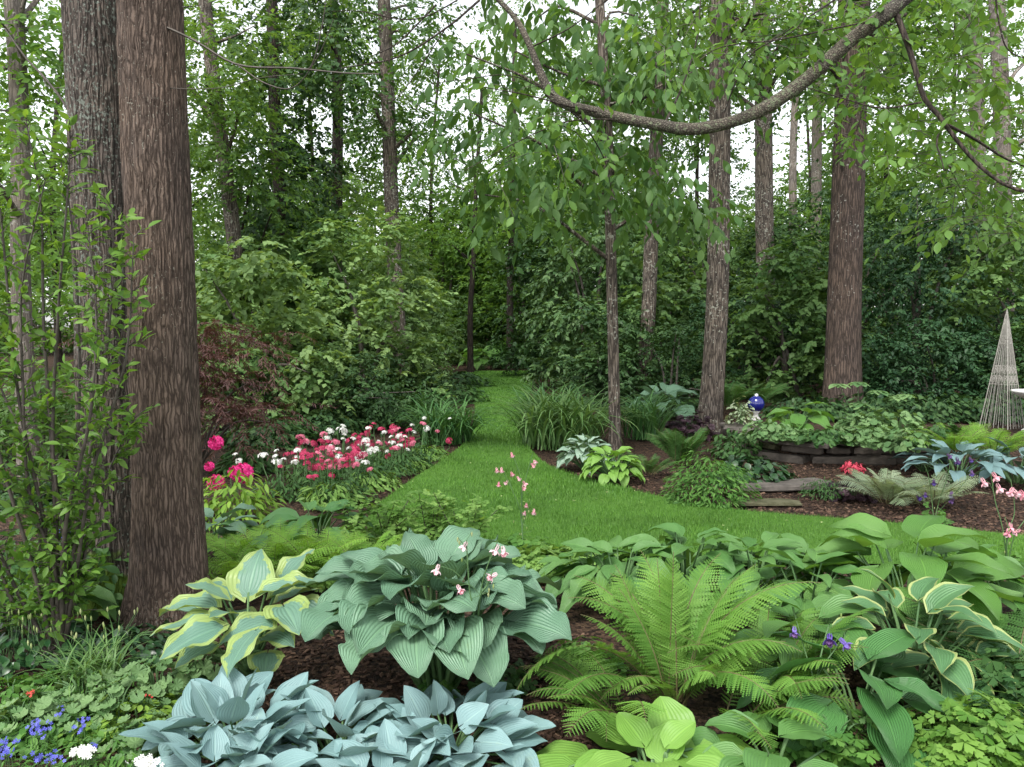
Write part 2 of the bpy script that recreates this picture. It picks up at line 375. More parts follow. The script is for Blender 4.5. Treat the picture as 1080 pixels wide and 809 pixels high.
M['strap_light'] = leaf_mat('strap_light', (0.07, 0.17, 0.05), (0.17, 0.29, 0.10), trans=0.3, rough=0.4)
M['stalk'] = leaf_mat('stalk', (0.07, 0.15, 0.06), (0.13, 0.23, 0.09), trans=0.1)
M['stalk_dark'] = plain('stalk_dark', (0.03, 0.025, 0.02), (0.06, 0.045, 0.035), 40)
M['grass'] = leaf_mat('grass', (0.055, 0.16, 0.026), (0.165, 0.34, 0.062), trans=0.3, rough=0.5, spec=0.3, patch=0.3)
# hostas
M['h_big'] = hosta_mat('h_big', (0.095, 0.195, 0.122), (0.155, 0.275, 0.17), veins=8, vstr=0.8, trans=0.15, rib=(1.25, 1.25, 1.15))
M['h_blue'] = hosta_mat('h_blue', (0.13, 0.23, 0.235), (0.19, 0.30, 0.30), veins=6, vstr=0.3, trans=0.12, rough=0.5, rib=(1.2, 1.2, 1.15))
M['h_blue2'] = hosta_mat('h_blue2', (0.13, 0.24, 0.24), (0.22, 0.34, 0.34), veins=6, vstr=0.3, trans=0.12, rough=0.5)
M['h_var'] = hosta_mat('h_var', (0.10, 0.21, 0.155), (0.15, 0.27, 0.19), edge=(0.26, 0.355, 0.11), width=0.62, veins=6, vstr=0.5, streak=1.0)
M['h_gold'] = hosta_mat('h_gold', (0.06, 0.16, 0.06), (0.10, 0.22, 0.09), edge=(0.32, 0.385, 0.14), width=0.83, veins=6, vstr=0.5, streak=0.25)
M['h_lime'] = hosta_mat('h_lime', (0.14, 0.30, 0.045), (0.21, 0.38, 0.08), veins=6, vstr=0.3, trans=0.3)
M['h_green'] = hosta_mat('h_green', (0.055, 0.17, 0.045), (0.11, 0.25, 0.07), veins=7, vstr=0.5)
M['h_mid'] = hosta_mat('h_mid', (0.065, 0.18, 0.042), (0.13, 0.265, 0.075), veins=7, vstr=0.45, trans=0.3)
M['h_chart'] = hosta_mat('h_chart', (0.085, 0.22, 0.042), (0.15, 0.31, 0.07), veins=11, vstr=0.8, trans=0.32)
M['h_dark'] = hosta_mat('h_dark', (0.045, 0.15, 0.04), (0.075, 0.20, 0.055), veins=9, vstr=0.9, rough=0.35, trans=0.15)
M['h_white'] = hosta_mat('h_white', (0.20, 0.31, 0.23), (0.32, 0.42, 0.33), edge=(0.07, 0.16, 0.08), width=0.85, veins=5, vstr=0.3, trans=0.15)
# flowers
M['rose'] = petal('rose', (0.5, 0.06, 0.14), (0.75, 0.28, 0.36), 0.2)
M['pink'] = petal('pink', (0.75, 0.28, 0.36), (0.85, 0.52, 0.56))
M['pink_lt'] = petal('pink_lt', (0.8, 0.5, 0.55), (0.85, 0.68, 0.70))
M['violet'] = petal('violet', (0.10, 0.06, 0.32), (0.25, 0.18, 0.55))
M['mauve'] = petal('mauve', (0.09, 0.04, 0.14), (0.22, 0.12, 0.30))
M['blue'] = petal('blue', (0.06, 0.07, 0.42), (0.18, 0.18, 0.65))
M['crimson'] = petal('crimson', (0.33, 0.015, 0.06), (0.58, 0.07, 0.16), 0.2)
M['magenta'] = petal('magenta', (0.55, 0.012, 0.16), (0.80, 0.08, 0.32), 0.25)
M['white'] = petal('white', (0.68, 0.70, 0.64), (0.82, 0.82, 0.78), 0.2)
M['coral'] = petal('coral', (0.36, 0.02, 0.05), (0.62, 0.09, 0.13), 0.15)
M['red'] = petal('red', (0.6, 0.02, 0.03), (0.75, 0.12, 0.10))
M['yellow'] = petal('yellow', (0.6, 0.42, 0.05), (0.75, 0.6, 0.12))
M['bud'] = leaf_mat('bud', (0.22, 0.32, 0.09), (0.45, 0.5, 0.25), trans=0.2)
# bark, wood, stone, metal
M['bark_big'] = bark_mat('bark_big', (0.048, 0.035, 0.027), (0.155, 0.117, 0.092), lichen=(0.22, 0.21, 0.17), lam=0.08, ls=80, scale=1.5, bstr=1.0, bdist=0.012, plate=62)
M['bark_lichen'] = bark_mat('bark_lichen', (0.035, 0.03, 0.025), (0.15, 0.125, 0.105), lichen=(0.165, 0.185, 0.155), lam=0.27, ls=60, scale=1.5, bstr=1.0, bdist=0.012, plate=62, moss=(0.10, 0.17, 0.025))
M['bark'] = bark_mat('bark', (0.04, 0.033, 0.027), (0.18, 0.152, 0.125), lichen=(0.30, 0.30, 0.25), lam=0.22)
M['bark_dark'] = bark_mat('bark_dark', (0.022, 0.018, 0.015), (0.07, 0.056, 0.046), lichen=(0.2, 0.2, 0.17), lam=0.05)
M['bark_pale'] = bark_mat('bark_pale', (0.12, 0.105, 0.09), (0.24, 0.21, 0.18), lichen=(0.33, 0.32, 0.28), lam=0.2)
M['bark_red'] = bark_mat('bark_red', (0.035, 0.027, 0.022), (0.115, 0.086, 0.07), lichen=(0.24, 0.23, 0.2), lam=0.1, bstr=1.0)
M['bark_limb'] = bark_mat('bark_limb', (0.05, 0.044, 0.036), (0.16, 0.145, 0.115), lichen=(0.17, 0.19, 0.12), lam=0.28, ls=45, scale=1.6, bstr=1.0, bdist=0.01, plate=70, zs=1.0)
M['twig'] = plain('twig', (0.045, 0.037, 0.03), (0.1, 0.085, 0.07), 25)
M['stone'] = plain('stone', (0.045, 0.038, 0.032), (0.14, 0.118, 0.098), 9, 0.8, 0.25, 0.8, bdist=0.02)
M['stone_cap'] = plain('stone_cap', (0.06, 0.053, 0.046), (0.15, 0.13, 0.113), 7, 0.75, 0.3, 0.6, bdist=0.01)
M['stone_moss'] = plain('stone_moss', (0.06, 0.06, 0.03), (0.13, 0.125, 0.075), 12, 0.85, 0.2, 0.8, bdist=0.02)
M['iron'] = plain('iron', (0.20, 0.19, 0.165), (0.30, 0.285, 0.25), 30, 0.55, 0.5, 0.2)
M['concrete'] = plain('concrete', (0.48, 0.47, 0.44), (0.62, 0.61, 0.58), 20, 0.8, 0.3, 0.4)
M['ball'] = plain('ball', (0.006, 0.01, 0.13), (0.009, 0.014, 0.18), 3, 0.06, 0.8, 0.0)
M['silver'] = plain('silver', (0.5, 0.5, 0.52), (0.6, 0.6, 0.62), 8, 0.25, 0.5, 0.0, metal=0.8)
# ------------------------------------------------------------------ plant builders
def azv(a): return np.array([np.cos(a), np.sin(a), 0.0])
def blade_mesh(rng, L, Wd, droop, cup, wave, lobe=0.22, pa=0.58, nl=11, m=4, kx=2.0, tipk=1.0, rx=0.82):
    """hosta blade: heart base, drawn out tip, cupped, wavy edge"""
    s = np.linspace(0, 1, nl + 1); w = Wd / 2 * np.maximum(np.sin(np.pi * s ** pa), 0) ** rx * (1 - 0.25 * tipk * s ** 4)
    w[0] = Wd * 0.02; w[-1] = 0.001
    th = -droop * s ** 1.2; ds = L / nl
    y = np.concatenate([[0], np.cumsum(np.cos(th[:-1]) * ds)]); z = np.concatenate([[0], np.cumsum(np.sin(th[:-1]) * ds)])
    u = np.linspace(-1, 1, 2 * m + 1)
    ph = rng.random() * 6.28; ph2 = rng.random() * 6.28
    wv = wave * Wd * (np.sin(2 * np.pi * s[:, None] * kx + ph + np.sign(u)[None] * ph2) * np.abs(u)[None] ** 2) * np.sin(np.pi * s)[:, None] ** 0.5
    h = cup * np.abs(u)[None] ** 1.4 * w[:, None] + wv
    tw = (rng.random() - 0.5) * 0.25 * s[:, None] * w[:, None] * u[None]
    h = h + tw
    X = u[None] * w[:, None] * np.sqrt(np.maximum(1 - (cup * np.abs(u)[None]) ** 2 * 0.5, 0.3))
    yy = y[:, None] - lobe * Wd * np.abs(u)[None] ** 1.6 * (1 - s[:, None]) ** 5
    V = np.stack([X, yy - np.sin(th)[:, None] * h, z[:, None] + np.cos(th)[:, None] * h], -1)
    U = np.stack(np.broadcast_arrays((u[None] + 1) / 2, s[:, None]), -1)
    K = 2 * m + 1; i, j = np.meshgrid(np.arange(nl), np.arange(K - 1), indexing='ij')
    Q = np.stack([i * K + j, i * K + j + 1, (i + 1) * K + j + 1, (i + 1) * K + j], -1)
    return V.reshape(-1, 3), Q.reshape(-1, 4), U.reshape(-1, 2)
def place_blade(mb, rng, p, az, pitch, roll, args, rnd):
    V, Q, U = blade_mesh(rng, **args)
    D = azv(az) * math.cos(pitch) + np.array([0, 0, math.sin(pitch)])
    N = -azv(az) * math.sin(pitch) + np.array([0, 0, math.cos(pitch)])
    X = np.cross(D, N); c, s_ = math.cos(roll), math.sin(roll); X, N = X * c + N * s_, N * c - X * s_
    mb.add(p + V[:, :1] * X + V[:, 1:2] * D + V[:, 2:3] * N, Q, None, U, rnd)
def hosta(label, base, Rd, H, n, L, Wd, m, seed, sm='stalk', droop=(0.5, 1.1), cup=(0.15, 0.4), wave=0.04, low=0.45, asp=0.3, pitch=(1.0, -0.2), name='hosta', group=None, tilt=0.0, stalk_r=0.005, sect=None, leaves=None, size_t=0.3, lobe=0.22, pa=0.58, kx=2.0, pj=0.12, aj=0.22, rx=0.82):
    """clump of heart shaped leaves on arching stalks; rings from upright in the heart to drooping outside"""
    rng = RNG(seed); root = thing(name, label, 'hosta' if name == 'hosta' else 'plant', base, group); base = np.asarray(base, float)
    fo, st = MB(), MB()
    for i in range(n):
        t = ((i + 0.5) / n) ** 0.6
        az = i * 2.39996 + rng.normal(0, 0.25)
        if sect is not None: az = sect[0] + (sect[1] - sect[0]) * ((i * 0.618034) % 1.0)
        r = Rd * (0.12 + 0.55 * t) * rng.uniform(0.85, 1.1) - 0.05 * t * 0
        z = H * (0.98 - (1 - low) * t ** 1.5) * rng.uniform(0.86, 1.04)
        k = 1 - size_t * (1 - t) * rng.random()
        l = L * k * rng.uniform(0.85, 1.12)
        pb = base + azv(az) * r + np.array([0, 0, z])
        pt = pitch[0] + (pitch[1] - pitch[0]) * t + rng.normal(0, pj)
        place_blade(fo, rng, pb, az + rng.normal(0, aj), pt, rng.normal(tilt, 0.16 + aj * .3), dict(L=l, Wd=Wd * k * rng.uniform(0.88, 1.08), droop=rng.uniform(*droop), cup=rng.uniform(*cup), wave=wave * rng.uniform(0.5, 1.5), lobe=lobe, pa=pa, kx=kx, rx=rx), rng.random())
        b0 = base + azv(az + rng.normal(0, 0.5)) * 0.10 * Rd * (0.3 + t) + np.array([0, 0, -0.01])
        path = curve([b0, b0 * 0.55 + pb * 0.45 + np.array([0, 0, 0.10 * z]), pb + azv(az) * 0.01 + np.array([0, 0, -0.002])], 7)
        add_tube(st, path, np.linspace(stalk_r * 1.4, stalk_r * 0.8, 7), 6, rng.random())
    for q in (leaves or []):      # single leaves set by hand: point, azimuth, pitch, length, width, roll
        p, az, pt, l, w_, ro = q
        place_blade(fo, rng, p, az, pt, ro, dict(L=l, Wd=w_, droop=rng.uniform(*droop), cup=rng.uniform(*cup), wave=wave, lobe=lobe, pa=pa, kx=kx, rx=rx), rng.random())
        b0 = base + rng.normal(0, 0.02, 3) * np.array([1, 1, 0]); pb = np.asarray(p)
        add_tube(st, curve([b0, b0 * 0.5 + pb * 0.5 + np.array([0, 0, 0.06]), pb], 7), np.linspace(stalk_r * 1.4, stalk_r * 0.8, 7), 6, rng.random())
    fo.build('foliage', M[m], root); st.build('leaf_stalk', M[sm], root)
    return root

def frond_mb(rng, base, az, L, e0, e1, npin, plen, m_tw=0.0, tm=T_PINNA, s0=0.12, peak=0.45, dens=1.0, fwd=0.35, rr=0.004):
    """one arching fern frond; returns pinnae and rachis builders"""
    n = 18; s = np.linspace(0, 1, n); e = e0 + (e1 - e0) * s ** 1.4
    az_ = az + m_tw * s ** 2
    d = np.stack([np.cos(az_) * np.cos(e), np.sin(az_) * np.cos(e), np.sin(e)], -1) * (L / (n - 1))
    path = np.asarray(base) + np.concatenate([[np.zeros(3)], np.cumsum(d[:-1], axis=0)])
    fo, ra = MB(), MB(); add_tube(ra, path, np.linspace(rr, rr * 0.25, n), 5)
    sp = np.linspace(s0, 0.985, npin); t = nrm(np.gradient(path, axis=0))
    pos = np.stack([np.interp(sp, s, path[:, i]) for i in range(3)], -1); tt = nrm(np.stack([np.interp(sp, s, t[:, i]) for i in range(3)], -1))
    q = (sp - s0) / (1 - s0); prof = np.where(q < peak, 0.45 + 0.55 * np.sin(np.pi / 2 * q / peak), np.cos(np.pi / 2 * ((q - peak) / (1 - peak)) ** 1.25)) * 0.97 + 0.03
    azm = az + m_tw * sp ** 2; side = np.stack([-np.sin(azm), np.cos(azm), 0 * azm], -1); side = side * math.cos(0.0)
    roll = rng.normal(0, 0.25); nn = nrm(np.cross(side, tt)); nn = nn * np.sign(nn[:, 2:3] + 1e-6)
    for sd in (-1, 1):
        sv_ = side * sd * math.cos(roll) + nn * math.sin(roll) * sd
        D = sv_ + tt * (fwd + 0.5 * sp[:, None] ** 3) - nn * 0.12 + rng.normal(0, 0.05, (npin, 3))
        ln = plen * prof * rng.uniform(0.9, 1.08, npin)
        fo.inst(tm, pos, D, nn + rng.normal(0, 0.12, (npin, 3)), ln, rng.uniform(0.2, 0.8) + rng.normal(0, 0.1, npin))
    return fo, ra
def fern(label, base, nf, L, plen, m, seed, e0=(1.15, 1.4), e1=(-0.3, 0.5), npin=30, tm=T_PINNA, sect=None, parts=True, name='fern', group=None, azs=None, peak=0.45, rr=0.004, s0=0.12, spread=0.05):
    rng = RNG(seed); root = thing(name, label, 'fern', base, group); base = np.asarray(base, float)
    F_, R2 = MB(), MB()
    for i in range(nf):
        az = i * 2.39996 + rng.normal(0, 0.15)
        if sect is not None: az = sect[0] + (sect[1] - sect[0]) * ((i * 0.618034) % 1.0)
        if azs is not None: az = azs[i][0] + rng.normal(0, .13)
        l = L * rng.uniform(0.8, 1.08); a, b = rng.uniform(*e0), rng.uniform(*e1)
        if azs is not None and len(azs[i]) > 1: l, a, b = azs[i][1] * rng.uniform(.82, 1.08), azs[i][2] + rng.normal(0, .08), azs[i][3] + rng.normal(0, .22)
        fo, ra = frond_mb(rng, base + azv(az) * spread + rng.normal(0, spread * .6, 3) * np.array([1, 1, 0]), az, l, a, b, npin, plen * l / L, rng.normal(0, 0.25), tm, s0, peak, rr=rr)
        if parts:
            f = fo.build('frond', M[m], root, smooth=False); ra.build('midrib', M['rachis'], f)
        else:
            for s_, d_ in ((fo, F_), (ra, R2)):
                for k in range(len(s_.V)):
                    pass
                o_ = d_.n
                d_.V += s_.V; d_.U += s_.U; d_.R += s_.R; d_.Q += [q + o_ for q in s_.Q]; d_.T += [q + o_ for q in s_.T]; d_.MQ += s_.MQ; d_.MT += s_.MT; d_.n += s_.n
    if not parts: F_.build('fronds', M[m], root, smooth=False).name = 'frond_mass'; R2.build('midrib', M['rachis'], root)
    return root

def ribbons(mb, rng, base, n, L, w, e0, e1, rad, sect=None, nl=9, rn=(0, 1)):
    """arching strap leaves"""
    base = np.asarray(base, float)
    for i in range(n):
        az = rng.uniform(*(sect or (0, 6.283))); l = L * rng.uniform(0.65, 1.1)
        s = np.linspace(0, 1, nl); a = rng.uniform(*e0); b = rng.uniform(*e1); e = a + (b - a) * s ** 1.3
        d = np.stack([np.cos(az) * np.cos(e), np.sin(az) * np.cos(e), np.sin(e)], -1) * (l / (nl - 1))
        q = rng.uniform(0, 6.283); path = base + azv(q) * rad * math.sqrt(rng.random()) + np.concatenate([[np.zeros(3)], np.cumsum(d[:-1], axis=0)])
        side = np.array([-math.sin(az), math.cos(az), 0]); nn = np.cross(side, nrm(d)); nn = -nn
        ww = w * rng.uniform(0.75, 1.15) * np.minimum(1, 0.6 + s * 2) * (1 - s ** 3) + 0.0005
        V = np.stack([path + side * ww[:, None] / 2 + np.array([0, 0, 1]) * ww[:, None] * 0.18, path, path - side * ww[:, None] / 2 + np.array([0, 0, 1]) * ww[:, None] * 0.18], 1).reshape(-1, 3)
        k = np.arange(nl - 1) * 3; Q = np.concatenate([np.stack([k, k + 1, k + 4, k + 3], -1), np.stack([k + 1, k + 2, k + 5, k + 4], -1)])
        mb.add(V, Q, None, np.stack([np.tile([0, 0.5, 1], nl), np.repeat(s, 3)], -1), rng.uniform(*rn))
def strap_clump(label, base, n, L, w, m, seed, e0=(1.0, 1.5), e1=(-0.9, 0.2), rad=0.15, name='strap_leaf_clump', cat='plant', group=None):
    rng = RNG(seed); root = thing(name, label, cat, base, group); mb = MB(); ribbons(mb, rng, base, n, L, w, e0, e1, rad); mb.build('foliage', M[m], root); return root

def dome(mb, rng, c, rad, n, tm, size, droop=0.35, lay=(0.55, 1.0), up=0.7, jit=0.45, zmin=0.05, wx=1.0, rbase=(0, 1)):
    """leaves over a mound, in several layers, facing up and out"""
    c = np.asarray(c, float); rad = np.asarray(rad, float)
    u = rng.normal(0, 1, (n, 3)); u[:, 2] = np.abs(u[:, 2]); u = nrm(u); r = rng.uniform(*lay, n) ** 0.7
    lump = 1 + 0.16 * np.sin(u[:, 0] * 5 + c[0] * 9) * np.cos(u[:, 1] * 4 + c[1] * 7)
    p = c + u * rad * (r * lump)[:, None]; p[:, 2] = np.maximum(p[:, 2], c[2] + zmin * rng.random(n))
    a = rng.uniform(0, 6.283, n); d = nrm(u * np.array([1, 1, 0.0]) + 0.001) * 0.8 + np.stack([np.cos(a), np.sin(a), 0 * a], -1) * 0.6; d[:, 2] -= droop * rng.uniform(0.3, 1.5, n)
    N = np.array([0, 0, 1.0]) * up + u * (1 - up) + rng.normal(0, jit, (n, 3)) * 0.6
    mb.inst(tm, p, d, N, size * rng.uniform(0.6, 1.2, n), rng.uniform(rbase[0], rbase[1], n), wx=wx)
def sprays(mb, rng, C, Rad, ntw, nlv, twl, size, tm=T_FAR, droop=0.35, flat=0.55, ld=0.35, tw=None, shell=(0.15, 0.85), mi=0, jit=0.45, twr=0.004):
    """foliage of a crown: clumps of leafy twigs, leaves alternate along each twig"""
    C = np.asarray(C, float).reshape(-1, 3); Rad = np.broadcast_to(np.asarray(Rad, float), C.shape); m = len(C); n = m * ntw
    Cn = np.repeat(C, ntw, 0); Rn = np.repeat(Rad, ntw, 0); cr = np.repeat(rng.random(m), ntw)
    u = nrm(rng.normal(0, 1, (n, 3))); st = Cn + u * Rn * (rng.uniform(*shell, n) ** 0.6)[:, None]
    d = nrm(u * np.array([1, 1, flat]) + rng.normal(0, 0.4, (n, 3)) * np.array([1, 1, 0.5])); l = twl * rng.uniform(0.6, 1.3, n)
    s = (np.arange(nlv) + 0.5) / nlv
    pos = st[:, None] + d[:, None] * (l[:, None] * s)[:, :, None]; pos[:, :, 2] -= droop * l[:, None] * s[None] ** 2
    side = nrm(np.cross(d, [0, 0, 1.0]) + 1e-6); sg = np.where(np.arange(nlv) % 2 == 0, 1.0, -1.0)
    D = d[:, None] * 0.65 + side[:, None] * sg[None, :, None] * 0.8 + rng.normal(0, 0.3, (n, nlv, 3)); D[:, :, 2] -= ld
    N = np.array([0, 0, 1.0]) + u[:, None] * 0.3 + rng.normal(0, jit, (n, nlv, 3))
    k = n * nlv
    rn = np.clip(np.repeat(cr, nlv) * 0.45 + rng.random(k) * 0.55, 0, 1)
    mb.inst(tm, pos.reshape(-1, 3), D.reshape(-1, 3), N.reshape(-1, 3), size * rng.uniform(0.6, 1.25, k), rn, mi)
    if tw is not None:
        for i in range(n):
            pts = st[i] + d[i] * np.array([-0.5, 0, 0.5, 1])[:, None] * l[i]; pts[:, 2] -= droop * l[i] * np.array([0, 0, 0.25, 1])
            add_tube(tw, pts, [twr, twr * 0.8, twr * 0.6, twr * 0.3], 3)

def trunk_path(px, Y, top=None):
    """px: points in the photograph from the foot upwards, all at depth Y; the foot is carried down to the ground"""
    pts = [P(x, y, Y) for x, y in px]; g = pts[0].copy(); g[2] = float(gz(g[0], g[1])) - 0.05
    if pts[0][2] > g[2] + 0.15: pts = [g] + pts
    else: pts[0] = g
    if top is not None:
        d = pts[-1] - pts[-2]; d = d / max(d[2], 0.2); pts.append(pts[-1] + d * (top - pts[-1][2]))
    return np.array(pts)
def tree(label, px, Y, r0, r1, bark, crown=None, leaf='leaf_far', seed=0, top=11.0, name='tree', group='trees of the wood behind the garden', tm=T_FAR, size=0.12, limbs=8, twl=0.75, ntw=19, nlv=15, rad=0.85, flare=1.35, droop=0.35, ld=0.35, k=12, cat='tree', topclumps=3, jit=0.45, limbr=0.3):
    """trunk through photo points, limbs out to the crown's clumps, crown of leafy twigs. crown: list of (x0, x1, y0, y1, n, dy) photo boxes at depth Y +- dy"""
    rng = RNG(seed + 7000); pts = trunk_path(px, Y, top); path = curve(pts, 40); base = path[0].copy(); base[2] += 0.05
    root = thing(name, label, cat, base, group); tb = MB()
    h = (path[:, 2] - path[0, 2]) / (path[-1, 2] - path[0, 2]); hz = path[:, 2] - path[0, 2]
    rr = r0 + (r1 - r0) * h; rr = rr * (1 + (flare - 1) * np.exp(-hz / (r0 * 2.2)))
    add_tube(tb, path, rr, k)
    C = []
    for (x0, x1, y0, y1, n, dy) in (crown or []):
        for _ in range(n): C.append(P(rng.uniform(x0, x1), rng.uniform(y0, y1), Y + rng.uniform(-dy, dy)))
    for _ in range(topclumps):
        a = rng.uniform(0, 6.28); C.append(path[-1] + azv(a) * rng.uniform(0.2, 1.8) + np.array([0, 0, rng.uniform(-1.5, 0.8)]))
    C = np.array(C) if C else np.zeros((0, 3))
    if len(C):
        for i in rng.permutation(len(C))[:limbs]:
            c = C[i]; zz = np.clip(c[2] - np.linalg.norm(c[:2] - path[-1, :2]) * 0.45, base[2] + 1.0, path[-1, 2] - 0.2); j = int(np.argmin(np.abs(path[:, 2] - zz)))
            lr = min(rr[j] * limbr + 0.008, 0.09)
            add_tube(tb, curve([path[j], path[j] * 0.5 + c * 0.5 + np.array([0, 0, 0.12]) + rng.normal(0, 0.12, 3), c], 7), np.linspace(lr, 0.008, 7), 6)
    tb.build('trunk', M[bark], root)
    if len(C):
        cb = MB(); sprays(cb, rng, C, np.array([rad, rad, rad * 0.6]), ntw, nlv, twl, size, tm, droop, 0.5, ld, jit=jit); cb.build('crown', M[leaf], root)
    return root

def shrub(label, c, rad, leaf, seed, size=0.08, n=26, ntw=11, nlv=12, twl=0.36, tm=T_FAR, stems=5, group='shrubs behind the lawn', name='shrub', zlow=0.05, crad=0.24, droop=0.35, ld=0.3, jit=0.33, cat='shrub', bark='twig', inner=10):
    """mounded shrub: leafy clumps over a dome plus looser ones inside, on several stems. c on the ground, rad = (rx, ry, height)"""
    rng = RNG(seed + 3000); c = np.asarray(c, float); c[2] = float(gz(c[0], c[1])); rad = np.asarray(rad, float)
    root = thing(name, label, cat, c, group)
    u = rng.normal(0, 1, (n, 3)); u[:, 2] = rng.uniform(zlow, 1.0, n); u[:, :2] = nrm(u[:, :2]) * np.sqrt(np.maximum(1 - (u[:, 2:3] * 0.97) ** 2, 0.02))
    C = c + u * rad * rng.uniform(0.78, 1.02, (n, 1))
    ui = nrm(rng.normal(0, 1, (inner, 3))); ui[:, 2] = np.abs(ui[:, 2]); C = np.vstack([C, c + ui * rad * rng.uniform(0.2, 0.65, (inner, 1))])
    C[:, 2] = np.maximum(C[:, 2], c[2] + 0.12)
    cr = crad * float(np.mean(rad))
    fb = MB(); sprays(fb, rng, C, np.array([cr, cr, cr * 0.7]), ntw, nlv, twl, size, tm, droop, 0.5, ld, jit=jit); fb.build('foliage', M[leaf], root)
    sb = MB()
    for i in range(stems):
        a = rng.uniform(0, 6.28); b = c + azv(a) * 0.1; e = C[rng.integers(n)]
        add_tube(sb, curve([b + np.array([0, 0, -0.03]), b * 0.6 + e * 0.4 + np.array([0, 0, 0.2 * rad[2]]), e], 8), np.linspace(0.012 + 0.012 * rad[2], 0.006, 8), 6)
    sb.build('stem', M[bark], root)
    return root

def mound(label, c, rad, n, tm, size, leaf, seed, name='plant', cat='plant', group=None, stems=14, droop=0.35, up=0.7, lay=(0.4, 1.0), jit=0.45, sm='stalk', wx=1.0, sub=1):
    """low leafy plant: leaves in layers over a mound with thin stalks under them"""
    rng = RNG(seed + 1000); c = np.asarray(c, float); root = thing(name, label, cat, c, group)
    fb, sb = MB(), MB(); rad = np.asarray(rad, float)
    dome(fb, rng, c, rad, n, tm, size, droop, lay, up, jit, wx=wx)
    for i in range(stems):
        a = rng.uniform(0, 6.28); q = rng.uniform(0.2, 0.8); e = c + np.array([math.cos(a) * rad[0] * q, math.sin(a) * rad[1] * q, rad[2] * 0.8 * math.sqrt(1 - q * q)])
        add_tube(sb, curve([c + azv(a) * rad[0] * 0.15 * np.array([1, 1, 0]), (c + e) / 2 + np.array([0, 0, rad[2] * 0.2]), e], 5), np.linspace(0.004, 0.002, 5), 5)
    fb.build('foliage', M[leaf], root)
    if stems: sb.build('stem', M[sm], root)
    return root

# flowers
def columbine_flower(mb, rng, p, size, D=None, mi=0, mi2=1, rn=None):
    """nodding columbine: five flaring sepals, a bell of five petals and five backward spurs"""
    p = np.asarray(p, float); D = nrm(np.array([rng.normal(0, 0.5), rng.normal(-0.3, 0.5), -0.8]) if D is None else D)
    a = nrm(np.cross(D, [0.3, 0.9, 0.2])); b = np.cross(D, a); r = rng.random() if rn is None else rn
    for i in range(5):
        t = 2 * math.pi * i / 5; o = a * math.cos(t) + b * math.sin(t); t2 = t + math.pi / 5; o2 = a * math.cos(t2) + b * math.sin(t2)
        mb.inst(T_OVAL, [p], [o * 0.85 + D * 0.45], [-D + o * 0.6], size * 0.75, r, mi)
        mb.inst(T_OVAL, [p], [o2 * 0.4 + D * 0.9], [o2], size * 0.62, min(1, r + 0.3), mi2, wx=1.7)
        add_tube(mb, [p + o2 * 0.12 * size, p + o2 * 0.2 * size - D * 0.3 * size, p + o2 * 0.12 * size - D * 0.62 * size], [0.09 * size, 0.05 * size, 0.025 * size], 5, r, mi)
def columbine(label, base, stalks, blooms, m1, m2, seed, size=0.035, leaf='leaf_herb', nleaf=30, lrad=0.12, lh=0.18, lsz=0.06, group=None, buds=6, name='columbine'):
    """stalks: list of point lists; blooms: list of (point); each bloom hangs from a thin side stalk and is a part"""
    rng = RNG(seed); root = thing(name, label, 'flower', base, group); sbs = []; tops = []
    base = np.asarray(base, float)
    for pts in stalks:
        c = curve([base] + [np.asarray(q) for q in pts], 20); s_ = MB(); sbs.append(s_); add_tube(s_, c, np.linspace(0.0042, 0.002, 20), 5); tops.append(c)
    allp = np.vstack(tops)
    for p in blooms:
        p = np.asarray(p, float); k_ = int(np.argmin(np.linalg.norm(allp - (p - np.array([0, 0, 0.06])), axis=1))); q = allp[k_]
        add_tube(sbs[k_ // 20], curve([q, (p + q) / 2 + np.array([0, 0, 0.03]), p + np.array([0, 0, 0.015]), p], 7), 0.0012, 4)
        f = MB(); columbine_flower(f, rng, p, size * rng.uniform(0.85, 1.15)); f.build('bloom', [M[m1], M[m2]], root)
    for i in range(buds):
        k_ = int(rng.integers(len(allp) // 2, len(allp))); q = allp[k_]; e = q + rng.normal(0, 0.03, 3) + np.array([0, 0, 0.03])
        add_tube(sbs[k_ // 20], [q, e], 0.001, 4); bb = MB(); add_tube(bb, [e, e + np.array([0, 0, -0.008]), e + np.array([0, 0, -0.02])], [0.001, 0.0045, 0.001], 5, rng.random()); bb.build('bud', M['bud'], root)
    for s_ in sbs: s_.build('stem', M['stalk'], root)
    if nleaf:
        fb = MB(); dome(fb, rng, base, (lrad, lrad, lh), nleaf, T_TRI, lsz, 0.2, (0.3, 1)); fb.build('foliage', M[leaf], root)
    return root
def head_mesh(seed, mname, r, nf, fs, hemi=True, zk=0.45):
    """cluster of five petalled flowers on a dome, as one shared mesh"""
    rng = RNG(seed); mb = MB(); u = rng.normal(0, 1, (nf, 3)); u[:, 2] = np.abs(u[:, 2]) if hemi else u[:, 2]; u = nrm(u)
    a = nrm(np.cross(u, rng.normal(0, 1, (nf, 3)))); mb.inst(T_FLOWER, u * r * np.array([1, 1, zk]), a, u, fs * rng.uniform(0.8, 1.1, nf), rng.random(nf))
    return mb.mesh('flower_head', [M[mname]])
